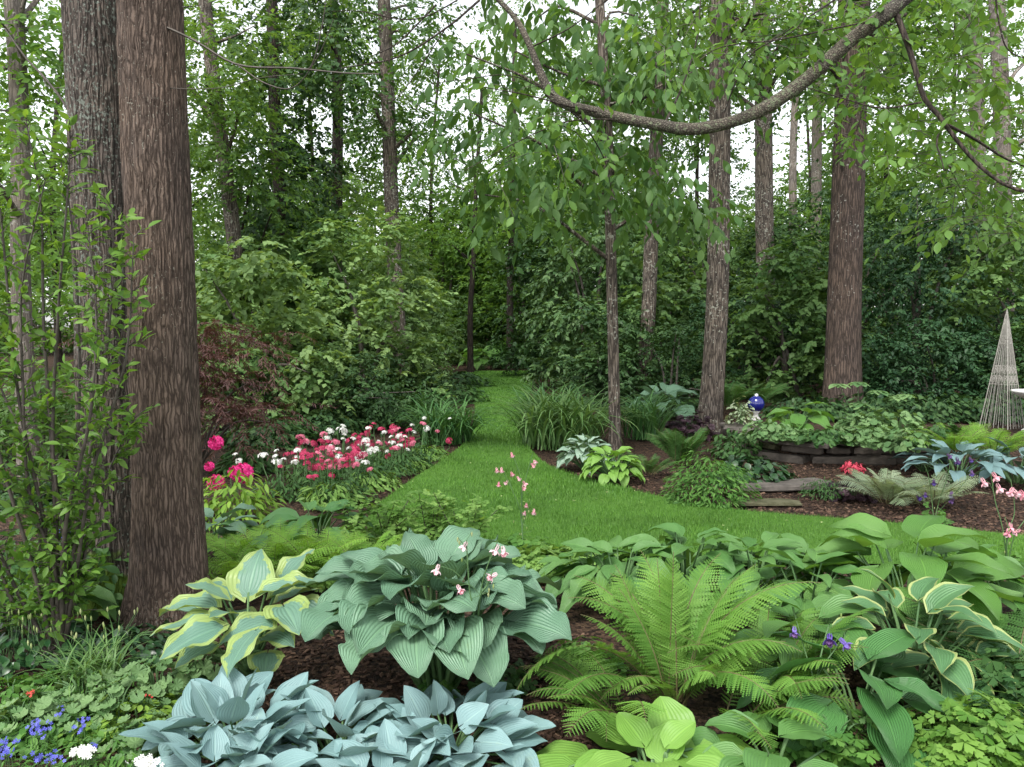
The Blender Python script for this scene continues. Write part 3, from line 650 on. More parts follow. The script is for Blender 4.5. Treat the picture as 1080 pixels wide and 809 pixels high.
# ================================================================== ground, lawn, mulch
def soil_mat():
    m, t, N, L = mat('mulch'); obj = tex(N).outputs['Object']
    mp = N.new('ShaderNodeMapping'); L.new(obj, mp.inputs[0]); mp.inputs['Scale'].default_value = (1, 1, 1)
    v = N.new('ShaderNodeTexVoronoi'); v.inputs['Scale'].default_value = 42; L.new(mp.outputs[0], v.inputs['Vector'])
    n = noise(N, L, obj, 90, 4); n2 = noise(N, L, obj, 1.5, 3)
    r = ramp(N, [(0.1, (0.018, 0.011, 0.008)), (0.5, (0.05, 0.03, 0.02)), (0.9, (0.11, 0.07, 0.045))])
    sx = N.new('ShaderNodeSeparateColor'); L.new(v.outputs['Color'], sx.inputs[0]); L.new(sx.outputs[0], r.inputs[0])
    vv = ramp(N, [(0.3, (0.7, 0.7, 0.7)), (0.7, (1.15, 1.1, 1.05))]); L.new(n2.outputs[0], vv.inputs[0])
    c = mixc(N, L, 1.0, r.outputs[0], vv.outputs[0], 'MULTIPLY')
    h = math_(N, L, 'ADD', v.outputs['Distance'], n.outputs[0])
    finish(N, L, c, 0.9, 0.2, 0, h, 1.0, 0.03); return m
M['soil'] = soil_mat()
xs = np.concatenate([[-250, -120, -60, -30, -18], np.arange(-12, 12.01, 0.12), [18, 30, 60, 120, 250]])
ys = np.concatenate([[-60, -20, -8, -3], np.arange(0, 20, 0.1), np.arange(20, 40, 1.0), [50, 80, 150, 300]])
gx, gy = np.meshgrid(xs, ys, indexing='ij'); vn = VN(5)
hz = gz(gx, gy) + 0.035 * (vn(gx * 1.7 + 40, gy * 1.7 + 40) - 0.5) - 0.02
Vg = np.stack([gx, gy, hz], -1).reshape(-1, 3); ny_ = len(ys)
i, j = np.meshgrid(np.arange(len(xs) - 1), np.arange(ny_ - 1), indexing='ij')
Qg = np.stack([i * ny_ + j, (i + 1) * ny_ + j, (i + 1) * ny_ + j + 1, i * ny_ + j + 1], -1).reshape(-1, 4)
mb = MB(); mb.add(Vg, Qg, None, Vg[:, :2]); kind(mb.build('ground', M['soil']), 'structure')

lawn_px = [(566, 391), (561, 408), (553, 432), (550, 452), (557, 470), (572, 487), (594, 498), (622, 506), (680, 521), (740, 533), (800, 541), (900, 549), (1000, 558), (1090, 567), (1260, 580),
           (1260, 615), (1080, 600), (960, 597), (850, 596), (760, 600), (660, 602), (560, 600), (470, 592), (415, 578), (388, 560), (392, 540), (412, 523), (440, 503), (465, 487), (490, 467), (500, 446), (500, 424), (494, 408), (486, 393)]
lp = np.array([G(x, y)[:2] for x, y in lawn_px])
lpc = curve(np.column_stack([np.vstack([lp, lp[:1]]), np.zeros(len(lp) + 1)]), 260)[:-1, :2]
def inside(px, py, poly):
    px = np.asarray(px); py = np.asarray(py); r = np.zeros(px.shape, bool); n = len(poly)
    for k in range(n):
        x1, y1 = poly[k]; x2, y2 = poly[(k + 1) % n]
        c = ((y1 > py) != (y2 > py)) & (px < (x2 - x1) * (py - y1) / (y2 - y1 + 1e-12) + x1); r ^= c
    return r
import bmesh
bm = bmesh.new(); vs = [bm.verts.new((x, y, 0.012)) for x, y in lpc]; f = bm.faces.new(vs); bmesh.ops.triangulate(bm, faces=[f])
bmesh.ops.recalc_face_normals(bm, faces=bm.faces[:])
me = bpy.data.meshes.new('lawn'); bm.to_mesh(me); bm.free()
def lawn_mat():
    m, t, N, L = mat('lawn'); obj = tex(N).outputs['Object']
    n = noise(N, L, obj, 60, 4, 0.7); n2 = noise(N, L, obj, 0.8, 4)
    r = ramp(N, [(0.3, (0.045, 0.125, 0.018)), (0.7, (0.11, 0.24, 0.036))]); L.new(n.outputs[0], r.inputs[0])
    v = ramp(N, [(0.3, (0.75, 0.8, 0.8)), (0.7, (1.15, 1.1, 1.0))]); L.new(n2.outputs[0], v.inputs[0])
    finish(N, L, mixc(N, L, 1.0, r.outputs[0], v.outputs[0], 'MULTIPLY'), 0.8, 0.2, 0, n.outputs[0], 0.8, 0.03); return m
me.materials.append(lawn_mat()); lawn = bpy.data.objects.new('lawn', me); COL.objects.link(lawn); kind(lawn, 'structure')

T_BLADE = (np.array([(-0.5, 0, 0), (0.5, 0, 0), (0.32, 0.6, 0.05), (-0.32, 0.6, 0.05), (0, 1, 0.18)], float), np.array([(0, 1, 2, 3)]), np.array([(3, 2, 4)]), np.array([(0, 0), (1, 0), (1, .6), (0, .6), (.5, 1)], float))
rng = RNG(11); gb = MB(); tuft = VN(77)
for (y0, y1, dens, hh, ww) in ((4.6, 7.0, 7500, 0.034, 0.004), (7.0, 10.0, 3600, 0.036, 0.006), (10.0, 16, 1300, 0.04, 0.010), (16, 28, 420, 0.04, 0.018)):
    x0, x1 = lpc[:, 0].min(), min(lpc[:, 0].max(), 0.72 * y1)
    n = int((x1 - x0) * (y1 - y0) * dens); x = rng.uniform(x0, x1, n); y = rng.uniform(y0, y1, n); k = inside(x, y, lpc)
    # a few blades lean over the cut edge
    x = x[k]; y = y[k]; n = len(x); a = rng.uniform(0, 6.283, n); le = rng.uniform(0.1, 0.9, n)
    D = np.stack([np.cos(a) * le, np.sin(a) * le, np.ones(n)], -1); Nn = np.stack([-np.cos(a), -np.sin(a), le], -1)
    big = 0.75 + 0.6 * tuft(x * 1.3, y * 1.3)
    gb.inst(T_BLADE, np.stack([x, y, np.full(n, 0.008)], -1), D, Nn, hh * rng.uniform(0.5, 1.15, n) * big, np.clip(rng.random(n) * 0.75 + 0.35 * tuft(x * 0.9 + 9, y * 0.9) - 0.05, 0, 1), wx=ww / hh * rng.uniform(0.7, 1.2, n))
kind(gb.build('grass', M['grass'], smooth=False), 'stuff', 'mown green grass of the winding garden lawn', 'grass')

rng = RNG(14); pb = MB(); n = 520; x = rng.uniform(-2.6, 5, n); y = rng.uniform(4.8, 13, n); k = inside(x, y, lpc); x = x[k]; y = y[k]; n = len(x); a = rng.uniform(0, 6.28, n)
pb.inst(T_OVAL, np.stack([x, y, rng.uniform(.022, .04, n)], -1), np.stack([np.cos(a), np.sin(a), 0 * a], -1), np.array([0, 0, 1.]) + rng.normal(0, .3, (n, 3)), rng.uniform(.012, .028, n), rng.random(n))
kind(pb.build('fallen_petals', M['bud']), 'stuff', 'small pale petals and leaf bits fallen on the lawn', 'petals')
# bark chips over the bare mulch of the beds
def chip_tm():
    V = np.array([(-0.5, -.5, 0), (0.5, -.42, 0.02), (0.42, 0.5, 0), (-0.4, 0.46, 0.05), (-0.42, -.4, .16), (0.4, -.36, .2), (0.34, 0.4, .15), (-0.3, 0.4, .22)], float)
    Q = np.array([(4, 5, 6, 7), (0, 1, 5, 4), (1, 2, 6, 5), (2, 3, 7, 6), (3, 0, 4, 7)]); return V, Q, np.zeros((0, 3), int), V[:, :2] + 0.5
T_CHIP = chip_tm(); cb = MB(); rng = RNG(12)
for (px0, px1, py0, py1, n) in ((120, 620, 660, 830, 5200), (820, 1085, 690, 830, 3600), (560, 780, 485, 545, 2600), (740, 1085, 485, 570, 6500), (300, 480, 430, 520, 700), (480, 600, 383, 396, 500)):
    x = rng.uniform(px0, px1, n); y = rng.uniform(py0, py1, n); p = np.array([G(a, b) for a, b in zip(x, y)]); p = p[~inside(p[:, 0], p[:, 1], lpc)]; n = len(p)
    p[:, 2] = gz(p[:, 0], p[:, 1]) + 0.035 * (vn(p[:, 0] * 1.7 + 40, p[:, 1] * 1.7 + 40) - 0.5) - 0.017
    a = rng.uniform(0, 6.283, n); D = np.stack([np.cos(a), np.sin(a), rng.normal(0, 0.25, n)], -1); Nn = np.array([0, 0, 1.0]) + rng.normal(0, 0.4, (n, 3))
    cb.inst(T_CHIP, p, D, Nn, rng.uniform(0.012, 0.04, n), rng.random(n), wx=rng.uniform(0.25, 0.8, n))
m_, t_, N_, L_ = mat('bark_chip'); r_ = ramp(N_, [(0, (0.02, 0.012, 0.009)), (0.6, (0.075, 0.043, 0.03)), (1, (0.17, 0.105, 0.07))]); L_.new(attr(N_, 'rnd').outputs['Fac'], r_.inputs[0]); finish(N_, L_, r_.outputs[0], 0.85, 0.25); M['chip'] = m_
kind(cb.build('mulch', M['chip'], smooth=False), 'stuff', 'brown bark mulch spread over the garden beds', 'mulch')

# ================================================================== dry stone wall and step
def slab(mb, c, sx, sy, sz, rot, rng, n=14):
    """irregular flat stone"""
    a = np.linspace(0, 2 * np.pi, n, endpoint=False); ex = 0.45
    r = np.stack([np.sign(np.cos(a)) * np.abs(np.cos(a)) ** ex * sx / 2, np.sign(np.sin(a)) * np.abs(np.sin(a)) ** ex * sy / 2], -1) * (1 + rng.normal(0, 0.09, (n, 1)))
    ca, sa = math.cos(rot), math.sin(rot); r = np.stack([r[:, 0] * ca - r[:, 1] * sa, r[:, 0] * sa + r[:, 1] * ca], -1)
    V = []; tl = rng.normal(0, 0.02, 2)
    for f, h in ((0.90, 0.0), (1.0, 0.2), (0.99, 0.75), (0.94, 1.0)):
        q = r * f * (1 + rng.normal(0, 0.012, (n, 1))); V.append(np.column_stack([q + np.asarray(c)[:2], c[2] + h * sz + (q @ tl) + rng.normal(0, sz * 0.04, n)]))
    V = np.concatenate(V); V = np.vstack([V, [c[0], c[1], c[2]], [c[0], c[1], c[2] + sz]])
    Q = [(l * n + i, l * n + (i + 1) % n, (l + 1) * n + (i + 1) % n, (l + 1) * n + i) for l in range(3) for i in range(n)]
    T = [(4 * n, (i + 1) % n, i) for i in range(n)] + [(4 * n + 1, 3 * n + i, 3 * n + (i + 1) % n) for i in range(n)]
    mb.add(V, Q, T, V[:, :2], rng.random())
rng = RNG(21)
wall_line = curve([(3.02, 11.0, 0), (3.03, 10.3, 0), (3.1, 9.75, 0), (3.35, 9.38, 0), (3.8, 9.24, 0), (4.25, 9.24, 0), (4.72, 9.32, 0)], 60)
wl = np.concatenate([[0], np.cumsum(np.linalg.norm(np.diff(wall_line, axis=0), axis=1))]); tot = wl[-1]
def wat(s): return np.array([np.interp(s, wl, wall_line[:, k]) for k in range(3)])
wall = thing('stone_wall', 'low dry stone retaining wall of dark flat stones beside the mulch', 'wall', (3.5, 9.5, 0))
sb, mb2 = MB(), MB(); z = -0.03
for cse, hh in enumerate((0.125, 0.105)):
    s = rng.uniform(-0.1, 0.0)
    while s < tot - 0.1:
        l = rng.uniform(0.2, 0.75); c = wat(min(s + l / 2, tot)); d = nrm(wat(min(s + l / 2 + .05, tot)) - wat(max(s + l / 2 - .05, 0)))
        out = np.array([d[1], -d[0], 0]) * rng.normal(-0.03 * cse + 0.03, 0.035)
        slab(mb2 if rng.random() < 0.3 else sb, c + out + np.array([0, 0, z]), l * 1.0, rng.uniform(0.2, 0.3), hh * rng.uniform(0.7, 1.0), math.atan2(d[1], d[0]) + rng.normal(0, 0.09), rng); s += l
    z += hh
z -= .01
sb.build('stone_course', M['stone'], wall, smooth=False); mb2.build('mossy_stone', M['stone_moss'], wall, smooth=False)
s = 0.0
while s < tot - 0.2:
    l = rng.uniform(0.5, 0.85); c = wat(min(s + l / 2, tot)); d = nrm(wat(min(s + l / 2 + .1, tot)) - wat(max(s + l / 2 - .1, 0)))
    q = MB(); slab(q, c + np.array([-d[1], d[0], 0]) * 0.06 + np.array([0, 0, z]), l * 1.0, rng.uniform(0.34, 0.56), rng.uniform(.035, .06), math.atan2(d[1], d[0]) + rng.normal(0, 0.12), rng, 18)
    q.build('capstone', M['stone_cap'], wall, smooth=False); s += l * 0.99
q = MB(); c = G(838, 517); slab(q, (c[0] - 0.05, c[1] + 0.1, 0.0), 0.85, 0.42, 0.06, 0.05, rng, 22)
o = q.build('stepping_stone', M['stone_cap'], smooth=False); o['label'] = 'flat grey stepping stone slab lying in the mulch below the low wall'; o['category'] = 'stone'
q = MB(); c = G(800, 531); slab(q, (c[0], c[1], -0.005), 0.75, 0.26, 0.03, 0.0, rng, 20)
o = q.build('stepping_stone', M['stone_moss'], smooth=False); o['label'] = 'thin dark stone half sunk at the lawn edge beside the round green shrub'; o['category'] = 'stone'

# ================================================================== the two big trunks at the left
def big_trunk(label, px, Y, r0, r1, bark, seed, top=9.0):
    pts = trunk_path(px, Y, top); base = pts[0].copy(); base[2] += 0.05; root = thing('tree', label, 'tree', base, 'big twin trunks in the front bed')
    nz, na = 760, 340; zz = np.concatenate([np.linspace(0, 3.7, nz - 20), np.linspace(3.75, top, 20)])
    ph = pts[:, 2] - pts[0, 2]; cx = np.interp(zz, ph, pts[:, 0]); cy = np.interp(zz, ph, pts[:, 1])
    a = np.linspace(0, 2 * np.pi, na, endpoint=False); f = a / (2 * np.pi); h = zz[:, None] / top
    R0 = r0 + (r1 - r0) * h; fl = np.exp(-zz[:, None] / 0.22); n1, n2, n3 = VN(seed, 8, 64), VN(seed + 1, 64, 512), VN(seed + 2, 128, 512)
    R = R0 * (1 + fl * (0.36 + 0.75 * (n1(f[None] * 8, zz[:, None] * 0 + 3) - 0.4))) * (1 + 0.05 * (n1(f[None] * 8, zz[:, None] * 1.1) - 0.5))
    wob = 0.5 * (n1(f[None] * 8 + 0, zz[:, None] * 2.0) - 0.5) + 0.6 * (n2(f[None] * 64, zz[:, None] * 7) - 0.5)
    q = n2(f[None] * 64 + wob, zz[:, None] * 5.5 + 20); r1_ = 1 - np.abs(2 * q - 1)
    q2 = n3(f[None] * 128 + wob, zz[:, None] * 14); brk = n2(f[None] * 64 + 7, zz[:, None] * 16)
    R = R - 0.012 * np.clip(r1_ - 0.3, 0, 1) - 0.004 * q2
    V = np.stack([cx[:, None] + R * np.cos(a), cy[:, None] + R * np.sin(a), np.broadcast_to(pts[0, 2] + zz[:, None], R.shape)], -1).reshape(-1, 3)
    i, j = np.meshgrid(np.arange(nz - 1), np.arange(na), indexing='ij')
    Q = np.stack([i * na + j, i * na + (j + 1) % na, (i + 1) * na + (j + 1) % na, (i + 1) * na + j], -1).reshape(-1, 4)
    mb = MB(); mb.add(V, Q, None, np.stack(np.broadcast_arrays(a[None] * r0, zz[:, None]), -1).reshape(-1, 2)); mb.build('trunk', M[bark], root)
    rg = RNG(seed); cbm = MB(); lb = MB(); C = []
    tp = np.array([cx[-1], cy[-1], pts[0, 2] + top])
    for _ in range(7): C.append(tp + azv(rg.uniform(0, 6.28)) * rg.uniform(0.3, 1.6) + np.array([0, 0, rg.uniform(-0.6, 1.2)]))
    for c in C: add_tube(lb, curve([tp - np.array([0, 0, 0.9]), (tp + c) / 2, c], 6), np.linspace(0.06, 0.01, 6), 6)
    lb.build('limb', M['bark_dark'], root); sprays(cbm, rg, np.array(C), 0.7, 8, 12, 0.7, 0.1, T_FAR); cbm.build('crown', M['leaf_mid'], root)
    return root
tA = big_trunk('thick brown furrowed trunk, the wider right one of the front pair', [(181, 662), (178, 560), (171, 330), (158, 0)], 4.3, 0.188, 0.12, 'bark_big', 31)
tB = big_trunk('thick dark trunk flecked with grey lichen, mossy foot, left one of the front pair', [(122, 655), (118, 560), (113, 330), (98, 0)], 4.62, 0.185, 0.12, 'bark_lichen', 41)
tb = MB()
for pts, r in (([(128, 8), (200, 40), (250, 68), (310, 72), (362, 77), (400, 78)], .007), ([(250, 68), (280, 88), (310, 92), (335, 60), (352, 20)], .004), ([(310, 72), (328, 70), (340, 25), (346, -20)], .004), ([(135, 88), (180, 93), (230, 93), (275, 82), (320, 78)], .003)):
    p = curve([P(x, y, 4.2 - 0.0025 * (x - 180)) for x, y in pts], 24); add_tube(tb, p, np.linspace(r, r * 0.4, 24), 5)
tb.build('twig', M['twig'], tA)
tb = MB()
for pts, r in (([(85, 140), (65, 105), (45, 80), (28, 62), (5, 30)], .009), ([(45, 80), (52, 92), (78, 92)], .004)):
    p = curve([P(x, y, 4.62) for x, y in pts], 16); add_tube(tb, p, np.linspace(r, r * 0.5, 16), 5)
tb.build('twig', M['twig'], tB)

# ================================================================== trees of the wood
tree('pale slim trunk at the far left edge, leaves above it', [(22, 300), (22, 180), (18, 60), (12, -20)], 8.5, 0.10, 0.08, 'bark_pale', [(-60, 110, -40, 90, 9, 1.2), (-40, 60, 90, 210, 4, 1)], 'leaf_bright', 51, 7.5, size=0.10, topclumps=3)
tree('grey leaning trunk just right of the big pair, forked at mid height', [(252, 330), (248, 265), (238, 180), (222, 60), (214, -20)], 15.5, 0.16, 0.10, 'bark', [(200, 300, -20, 120, 14, 1.5), (205, 270, 120, 240, 6, 1)], 'leaf_far', 52, 11)
tree('thin dark trunk leaning away behind the forked grey trunk', [(262, 300), (250, 250), (236, 160), (214, 110), (196, 90)], 17, 0.11, 0.06, 'bark_dark', [(205, 300, 150, 260, 8, 1.5)], 'leaf_mid', 53, 8, topclumps=3)
tree('straight dark trunk with dark hanging evergreen sprays at its middle', [(300, 330), (297, 250), (290, 120), (286, -20)], 18, 0.16, 0.11, 'bark_dark', [(265, 360, -20, 100, 12, 1.6), (285, 330, 120, 250, 13, 1)], 'leaf_dark', 54, 12, tm=T_FARW, droop=0.6, ld=0.8, size=0.13)
tree('slim dark trunk between the evergreen sprays and the grey lawn edge trunk', [(356, 330), (355, 240), (356, 100), (350, -20)], 21, 0.17, 0.11, 'bark_dark', [(310, 400, -20, 110, 13, 2), (325, 372, 150, 200, 4, 1), (300, 380, 190, 245, 6, 1)], 'leaf_far', 55, 13)
tree('grey slender trunk leaning in from the lawn edge beside the strap leaved clump', [(428, 416), (421, 360), (414, 240), (409, 100), (404, -20)], 17.6, 0.175, 0.12, 'bark', [(350, 470, -20, 75, 10, 1.8), (380, 425, 90, 150, 5, 1), (420, 470, 110, 190, 4, 1.5)], 'leaf_mid', 56, 12)
tree('very thin dark sapling trunk beyond the end of the lawn', [(496, 330), (499, 280), (502, 200), (505, 150)], 26, 0.10, 0.05, 'bark_dark', [(440, 560, 130, 260, 16, 2.5)], 'leaf_bright', 57, 9, topclumps=4)
tree('distant thin trunk among pale leaves right of the lawn end', [(538, 300), (540, 230), (541, 160), (543, 40)], 28, 0.13, 0.07, 'bark_dark', [(500, 600, 60, 250, 18, 3)], 'leaf_bright', 58, 12)
tree('slender speckled trunk rising between the white edged hosta and the lime hosta', [(649, 480), (647, 380), (644, 250), (641, 140), (631, -20)], 9.9, 0.073, 0.05, 'bark', [(480, 700, 50, 120, 15, 1.6), (480, 640, 120, 235, 18, 1.5), (650, 740, 60, 230, 16, 1.4), (500, 720, -30, 50, 12, 1.5)], 'leaf_mid', 59, 7.5, tm=T_DROOP, size=0.17, twl=0.5, ntw=6, nlv=7, rad=0.45, droop=0.6, ld=1.0, group='slender lawn side trees', topclumps=2, limbs=16)
tree('brown trunk leaning right behind the slender speckled one', [(678, 400), (684, 330), (688, 220), (695, 100), (700, -20)], 15.5, 0.15, 0.10, 'bark', [(640, 760, -20, 140, 12, 1.5)], 'leaf_mid', 60, 11)
tree('straight brown trunk with mottled bark left of the blue gazing ball', [(747, 462), (752, 400), (757, 300), (759, 150), (760, -20)], 11.5, 0.166, 0.134, 'bark', [(700, 820, -30, 60, 8, 1.2)], 'leaf_mid', 61, 10, group='slender lawn side trees')
tree('grey trunk seen between the mottled brown trunk and the thick red brown one', [(808, 330), (806, 220), (805, 100), (802, -20)], 19.5, 0.235, 0.18, 'bark', [(780, 880, -20, 100, 8, 1.6), (690, 780, -20, 60, 8, 2)], 'leaf_far', 62, 12)
tree('pale thin trunk behind the leaves left of the thick red brown trunk', [(838, 330), (836, 200), (838, 120), (842, 60)], 24, 0.14, 0.09, 'bark_pale', [(790, 870, 0, 120, 6, 2), (815, 860, 220, 270, 5, 2)], 'leaf_bright', 63, 11)
tree('pale trunk close beside the thick red brown trunk in the back', [(860, 330), (861, 200), (862, 120), (866, 60)], 26, 0.19, 0.14, 'bark_pale', [(820, 930, 30, 130, 7, 2)], 'leaf_far', 64, 12)
tree('thick red brown trunk standing behind the raised bed', [(888, 445), (890, 330), (895, 180), (897, 120), (900, 20)], 11.9, 0.245, 0.2, 'bark_red', [(830, 980, -20, 70, 10, 1.2)], 'leaf_mid', 65, 9.5, group='slender lawn side trees')
tree('pale far trunk high at the right showing through bright leaves', [(1034, 330), (1032, 200), (1030, 90), (1026, -20)], 23, 0.22, 0.17, 'bark_pale', [(960, 1090, -30, 200, 16, 2)], 'leaf_bright', 66, 12)
tree('two toned pale trunk at the far right edge behind bright leaves', [(1060, 330), (1058, 200), (1055, 80), (1050, -20)], 19, 0.20, 0.16, 'bark_pale', [(1010, 1140, 40, 240, 14, 2)], 'leaf_far', 67, 11)
for i, (x, Y, lab, lf, bx) in enumerate([
        (455, 34, 'distant tree whose crown stands left of the white sky gap', 'leaf_far', (385, 450, 60, 250, 14, 2)),
        (585, 36, 'distant tree with a pale crown right above the lawn end', 'leaf_bright', (520, 650, 40, 270, 34, 3)),
        (640, 33, 'distant tree filling in behind the slender speckled trunk', 'leaf_far', (600, 740, 20, 280, 34, 3)),
        (735, 31, 'distant dark tree just left of the mottled brown trunk', 'leaf_mid', (680, 790, 60, 280, 26, 3)),
        (930, 30, 'distant tree behind the thick red brown trunk, gaps of sky in it', 'leaf_far', (880, 1000, 10, 240, 22, 3)),
        (175, 27, 'distant tree showing in slits beside the big trunk pair', 'leaf_far', (150, 290, 0, 280, 22, 3)),
        (330, 30, 'distant tree behind the dark evergreen sprays', 'leaf_far', (270, 380, 20, 280, 24, 3)),
        (1000, 27, 'distant bright tree over the dark evergreen mass at right', 'leaf_bright', (930, 1100, 0, 260, 24, 3)),
        (60, 24, 'distant tree left of the big trunk pair', 'leaf_bright', (-40, 110, 40, 330, 26, 3)),
        (500, 38, 'distant low tree closing the view past the lawn', 'leaf_mid', (420, 600, 190, 300, 26, 3)),
        (850, 34, 'distant low tree under the white gaps right of the grey trunk', 'leaf_mid', (760, 960, 200, 300, 22, 3))]):
    tree(lab, [(x, 330), (x + 5 * math.sin(i * 2.1), 190), (x + 9 * math.cos(i * 1.7), 60)], Y, 0.10, 0.05, 'bark_dark', [bx], lf, 80 + i, 12 if bx[2] < 150 else 8, name='tree', size=0.19, rad=1.15, ntw=22, nlv=14, twl=1.0, limbs=10, topclumps=3)
rng = RNG(99); fw = MB(); C = []
for k in range(1050):
    x = rng.uniform(-32, 34); y = rng.uniform(38, 48); C.append((x, y, rng.uniform(0.03, 1) ** 0.8 * (8.2 + 2.0 * math.sin(x * .45) + 1.4 * math.sin(x * 1.3))))
sprays(fw, rng, np.array(C), np.array([1.7, 1.7, 1.2]), 16, 12, 1.2, 0.31)
kind(fw.build('woods', M['leaf_far']), 'stuff', 'far green woodland closing the view behind the garden', 'woods')

# ================================================================== shrubs behind the lawn
def sh(label, x, Y, w, ytop, leaf, seed, depth=1.0, **k):
    """shrub centred on photo column x at depth Y, w photo pixels wide, its top at photo row ytop"""
    c = P(x, 400, Y); c[2] = 0; rx = w / 2 / FPX * Y; h = (P(x, ytop, Y)[2] - float(gz(c[0], c[1]))) * 1.1; return shrub(label, c, (rx, rx * depth, h), leaf, seed, **k)
sh('broad shrub with small pale green leaves arching over the red maple', 275, 12.0, 170, 262, 'leaf_pale', 1, 0.8, size=0.115, n=56, ntw=9, crad=.18, tm=T_FARW, ld=0.5, droop=0.5)
sh('rounded green shrub beside the grey lawn edge trunk', 385, 14.8, 150, 240, 'leaf_pale', 2, 0.9, n=52, size=0.11, tm=T_FARW, crad=.18)
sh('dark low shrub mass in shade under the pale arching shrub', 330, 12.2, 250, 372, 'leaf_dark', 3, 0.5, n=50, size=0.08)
sh('tall green shrub right behind the grey lawn edge trunk', 425, 18.5, 80, 280, 'leaf_blue', 4, 0.9, n=36)
sh('dark shrub touching the left lawn edge behind the strap leaved clump', 428, 15.0, 70, 375, 'leaf_dark', 5, 0.9, n=26)
sh('bright shrub far off at the left of the lawn end', 520, 34, 95, 285, 'leaf_bright', 6, 0.9, n=30, size=0.13, twl=0.6)
sh('grey green shrub beyond the lawn end bed', 470, 31, 90, 315, 'leaf_blue', 7, 0.9, n=30, size=0.12, twl=0.6)
sh('tall dark rhododendron like shrub right of the lawn end', 622, 19.5, 110, 232, 'leaf_blue', 8, 0.9, n=64, size=0.15, crad=.18, twl=0.5, ld=0.6)
sh('dark shrub overhanging the right lawn edge at the bend', 640, 15.5, 90, 330, 'leaf_dark', 9, 0.9, n=34, size=0.10)
sh('mid green shrub behind the slender speckled trunk', 690, 16.5, 130, 262, 'leaf_shrub', 10, 0.8, n=52, size=0.12, tm=T_FARW, crad=.18, ld=0.6)
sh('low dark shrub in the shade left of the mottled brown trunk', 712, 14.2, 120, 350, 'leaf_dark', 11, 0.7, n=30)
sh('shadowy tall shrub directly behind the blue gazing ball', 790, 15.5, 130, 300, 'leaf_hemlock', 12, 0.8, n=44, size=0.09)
sh('leafy shrub left of the thick red brown trunk', 838, 14.4, 115, 258, 'leaf_shrub', 13, 0.8, n=50, size=0.11, tm=T_FARW, crad=.18, ld=0.5)
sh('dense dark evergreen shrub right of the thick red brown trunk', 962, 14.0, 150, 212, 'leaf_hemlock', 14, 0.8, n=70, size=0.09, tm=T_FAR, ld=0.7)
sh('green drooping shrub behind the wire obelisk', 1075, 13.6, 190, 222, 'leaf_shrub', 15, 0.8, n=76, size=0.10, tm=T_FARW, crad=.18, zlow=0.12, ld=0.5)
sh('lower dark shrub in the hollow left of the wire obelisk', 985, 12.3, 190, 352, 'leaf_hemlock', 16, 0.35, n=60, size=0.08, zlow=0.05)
sh('dark shrub at the far right edge behind the bird bath', 1110, 12.2, 170, 335, 'leaf_dark', 17, 0.5, n=40)
sh('pale leaved shrub behind the tall shadowy shrub at the centre right', 760, 21, 170, 240, 'leaf_shrub', 18, 0.8, n=44, size=0.12, twl=0.5)
sh('green shrub glimpsed left of the big trunk pair', 50, 9.5, 170, 400, 'leaf_shrub', 19, 0.8, n=36, size=0.08)
sh('dark shrub low behind the tall leafy shrub at the left edge', 30, 7.2, 150, 520, 'leaf_dark', 20, 0.7, n=26, size=0.06)
sh('green shrub between the rounded green shrub and the pale arching one', 335, 18, 140, 255, 'leaf_mid', 21, 0.7, n=40, size=0.1)
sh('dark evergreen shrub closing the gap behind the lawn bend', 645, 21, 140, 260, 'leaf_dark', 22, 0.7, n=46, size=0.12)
sh('tall pale leaved shrub rising above the red maple and the arching one', 258, 15.0, 130, 268, 'leaf_pale', 24, 0.7, n=60, size=0.12, tm=T_FARW, crad=.18)
sh('tall spreading shrub at the foot of the dark evergreen sprayed trunk', 318, 16.2, 150, 236, 'leaf_shrub', 25, 0.7, n=70, size=0.13, tm=T_FARW, crad=.18)
sh('broad light shrub between the grey lawn edge trunk and the lawn end', 420, 21, 95, 262, 'leaf_pale', 26, 0.7, n=60, size=0.13)
sh('tall light shrub far behind the lawn end', 560, 31, 130, 225, 'leaf_bright', 27, 0.7, n=70, size=0.16, twl=.5)
sh('tall light shrub far behind the grey lawn edge trunk', 400, 25, 130, 232, 'leaf_bright', 28, 0.7, n=70, size=0.16, twl=.5)
sh('tall green shrub far back between the mottled trunk and the grey one', 790, 24, 140, 215, 'leaf_shrub', 29, 0.7, n=70, size=0.15, twl=.5)
sh('tall green shrub far back at the right of the thick trunk', 935, 22, 150, 205, 'leaf_shrub', 30, 0.7, n=70, size=0.15, twl=.5)
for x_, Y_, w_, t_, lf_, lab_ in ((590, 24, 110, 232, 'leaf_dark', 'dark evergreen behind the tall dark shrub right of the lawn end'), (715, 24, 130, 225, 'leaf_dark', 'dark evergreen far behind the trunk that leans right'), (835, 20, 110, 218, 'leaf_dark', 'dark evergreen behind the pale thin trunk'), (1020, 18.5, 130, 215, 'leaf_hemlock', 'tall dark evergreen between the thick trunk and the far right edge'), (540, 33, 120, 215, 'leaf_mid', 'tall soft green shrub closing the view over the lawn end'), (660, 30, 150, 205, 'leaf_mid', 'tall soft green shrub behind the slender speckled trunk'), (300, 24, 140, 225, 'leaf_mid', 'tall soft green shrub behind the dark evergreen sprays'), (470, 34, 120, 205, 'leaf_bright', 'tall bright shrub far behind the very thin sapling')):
    sh(lab_, x_, Y_, w_, t_, lf_, int(x_), 0.6, n=80, size=.0062 * Y_, twl=.5, inner=34)
sh('dark evergreen shrub behind the leafy one beside the thick trunk', 890, 17.5, 170, 215, 'leaf_dark', 23, 0.7, n=60, size=0.1)

